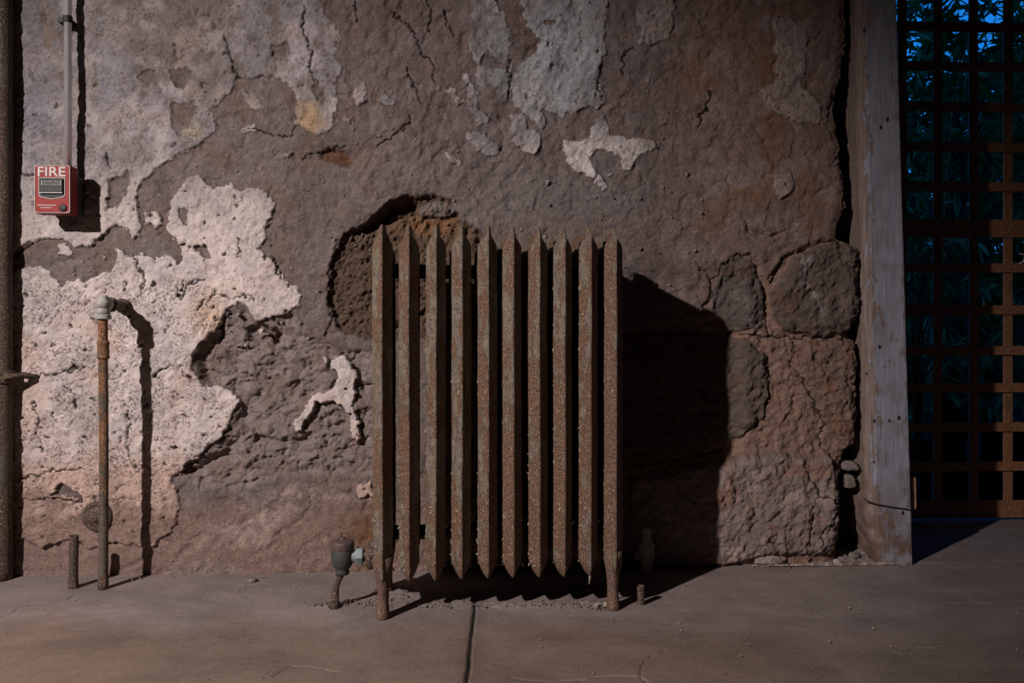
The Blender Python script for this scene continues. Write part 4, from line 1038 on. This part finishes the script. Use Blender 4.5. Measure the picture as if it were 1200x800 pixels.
# pale leafed plant close behind the bars
pl = empty('leafy_plant', gp(1075, 3.35), 'pale long-leaved plant close behind the lower left bars of the gate', 'plant')
lf = MB(); st = MB(); Bp = Vector(gp(1075, 3.35)); rn = random.Random(9)
for (px, py, dx, dz) in ((1066, 290, -.06, .02), (1080, 286, .05, .02), (1093, 282, .03, -.05), (1070, 298, -.07, -.01), (1112, 285, .09, .03), (1086, 300, .06, -.03), (1076, 310, -.03, -.04), (1100, 240, .05, .02), (1070, 250, -.04, .03), (1125, 330, .05, .03), (1150, 345, .02, -.06)):
    q = CAM + 3.35 * (FW + (px - 600) / F * RT + np.array([0, 0, (400 - py) / F])); q = Vector(q)
    leaf(lf, q, Vector((dx, rn.uniform(-.04, .02), dz)), Vector((0, -.7, .7)), .10, .011, .25)
    st.tube([Bp + Vector((0, 0, .0)), Bp + Vector((rn.uniform(-.03, .03), 0, q.z * .6)), q], [.005, .004, .002], 5)
st.build('stems', M_BARK, pl, True); o = lf.build('leaves', M_LEAFP, pl)
# curled dry twig at the right side of the gate
q = [gpt(1186, 288), gpt(1190, 296), gpt(1192, 305), gpt(1197, 309), gpt(1204, 306), gpt(1206, 298), gpt(1198, 296)]
b = MB(); b.tube([(a[0], GY + .03 - .002 * i, a[2]) for i, a in enumerate(q)], [.003, .004, .003, .0035, .003, .003, .002], 6, True, .3)
b.tube([(gpt(1190, 296)[0], GY + .028, gpt(1190, 296)[2]), (gpt(1184, 300)[0], GY + .022, gpt(1190, 303)[2]), (gpt(1181, 340)[0], GY + .016, gpt(1190, 340)[2]), (gpt(1182, 500)[0], GY + .018, gpt(1190, 500)[2]), (gpt(1181, 500)[0], GY + .02, -.03)], [.003, .0025, .0025, .003, .003], 5)
tag(b.build('dry_tendril', M_TWIG, None, True), 'pale curled dry tendril caught on the gate near the right edge', 'twig')
b = MB(); q = [(gpt(1096, 400)[0], GY, -.03), gpt(1099, 420), gpt(1110, 250), gpt(1120, 118), gpt(1134, 62), gpt(1142, 30), gpt(1150, -20)]
b.tube([(a[0], GY + .02, a[2]) for a in q], [.004, .003, .0025, .002, .002, .0015, .001], 5)
tag(b.build('thin_branch', M_TWIG, None, True), 'thin slanting branch rising behind the bars, crossing the upper middle of the gate', 'branch')
# hedge
def hedge():
    rn = random.Random(4); xs = np.linspace(1.4, 8.5, 160); us = np.linspace(0, 1, 40)
    U, X = np.meshgrid(us, xs, indexing='ij'); ang = U * PI
    hh = 1.42 + fbm(X, X * 0, .9, 3, 6) * .5
    Yc = 5.2; Z = np.sin(ang) ** .6 * hh - .04; Y = Yc - np.cos(ang) * .8
    nn = fbm(X * 1 + Y * .7, Z + Y, 3.5, 4, 8) * .22
    Y = Y - np.cos(ang) * nn; Z = Z + np.sin(ang) * nn
    V = np.stack([X, Y, Z], -1).reshape(-1, 3); r, c = U.shape
    Fc = [(i*c + j, i*c + j + 1, (i+1)*c + j + 1, (i+1)*c + j) for i in range(r - 1) for j in range(c - 1)]
    root = empty('hedge', (5, 5.2, -.04), 'low dark hedge far behind the trees beyond the gate', 'hedge')
    obj('hedge_body', V, Fc, M_HEDGE, root, True)
    m = MB()
    for k in range(3500):
        i = rn.randrange(len(V)); p_ = Vector(V[i])
        leaf(m, p_, Vector((rn.gauss(0, 1), -abs(rn.gauss(.6, .5)), rn.gauss(.3, .6))), Vector((rn.gauss(0, .5), -.3, 1)), .12, .025, .2)
    o = m.build('foliage', M_HEDGE, root); o['kind'] = 'stuff'
hedge()

# ================================================================== LIGHT
def srgb(c): return c
w = bpy.data.worlds.new('dusk'); SC.world = w; w.use_nodes = True; nt = w.node_tree; nt.nodes.clear()
wo = nt.nodes.new('ShaderNodeOutputWorld'); bg = nt.nodes.new('ShaderNodeBackground'); nt.links.new(bg.outputs[0], wo.inputs[0])
tc = nt.nodes.new('ShaderNodeTexCoord'); sp = nt.nodes.new('ShaderNodeSeparateXYZ'); nt.links.new(tc.outputs['Generated'], sp.inputs[0])
rp = nt.nodes.new('ShaderNodeValToRGB'); nt.links.new(sp.outputs[2], rp.inputs[0])
for pos, c in ((0, (.010, .17, .52)), (.34, (.008, .17, .62)), (.46, (.003, .06, .26)), (.62, (.001, .012, .05))):
    e_ = rp.color_ramp.elements[0] if pos == 0 else (rp.color_ramp.elements[1] if pos == .34 else rp.color_ramp.elements.new(pos))
    e_.position = pos; e_.color = (*c, 1)
nt.links.new(rp.outputs[0], bg.inputs[0]); bg.inputs[1].default_value = 1.25

LP = Vector((-2.6, -3.25, 2.55)); TG = Vector((-.32, 0, .12))
l = bpy.data.lights.new('work_lamp', 'SPOT'); l.energy = 1000; l.color = (1.0, .89, .845); l.spot_size = math.radians(56); l.spot_blend = 1.0; l.shadow_soft_size = .045
lo = bpy.data.objects.new('work_lamp', l); COL.objects.link(lo); lo.location = LP; lo.rotation_euler = (TG - LP).to_track_quat('-Z', 'Y').to_euler()

cam = bpy.data.cameras.new('camera'); co = bpy.data.objects.new('camera', cam); COL.objects.link(co)
co.location = tuple(CAM); co.rotation_euler = (PI / 2, 0, -YAW); cam.sensor_width = 36; cam.lens = 27; cam.clip_start = .05; cam.clip_end = 100
SC.camera = co
SC.view_settings.view_transform = 'Standard'; SC.view_settings.look = 'None'; SC.view_settings.gamma = 1; SC.view_settings.exposure = 0
SC.view_settings.use_curve_mapping = False
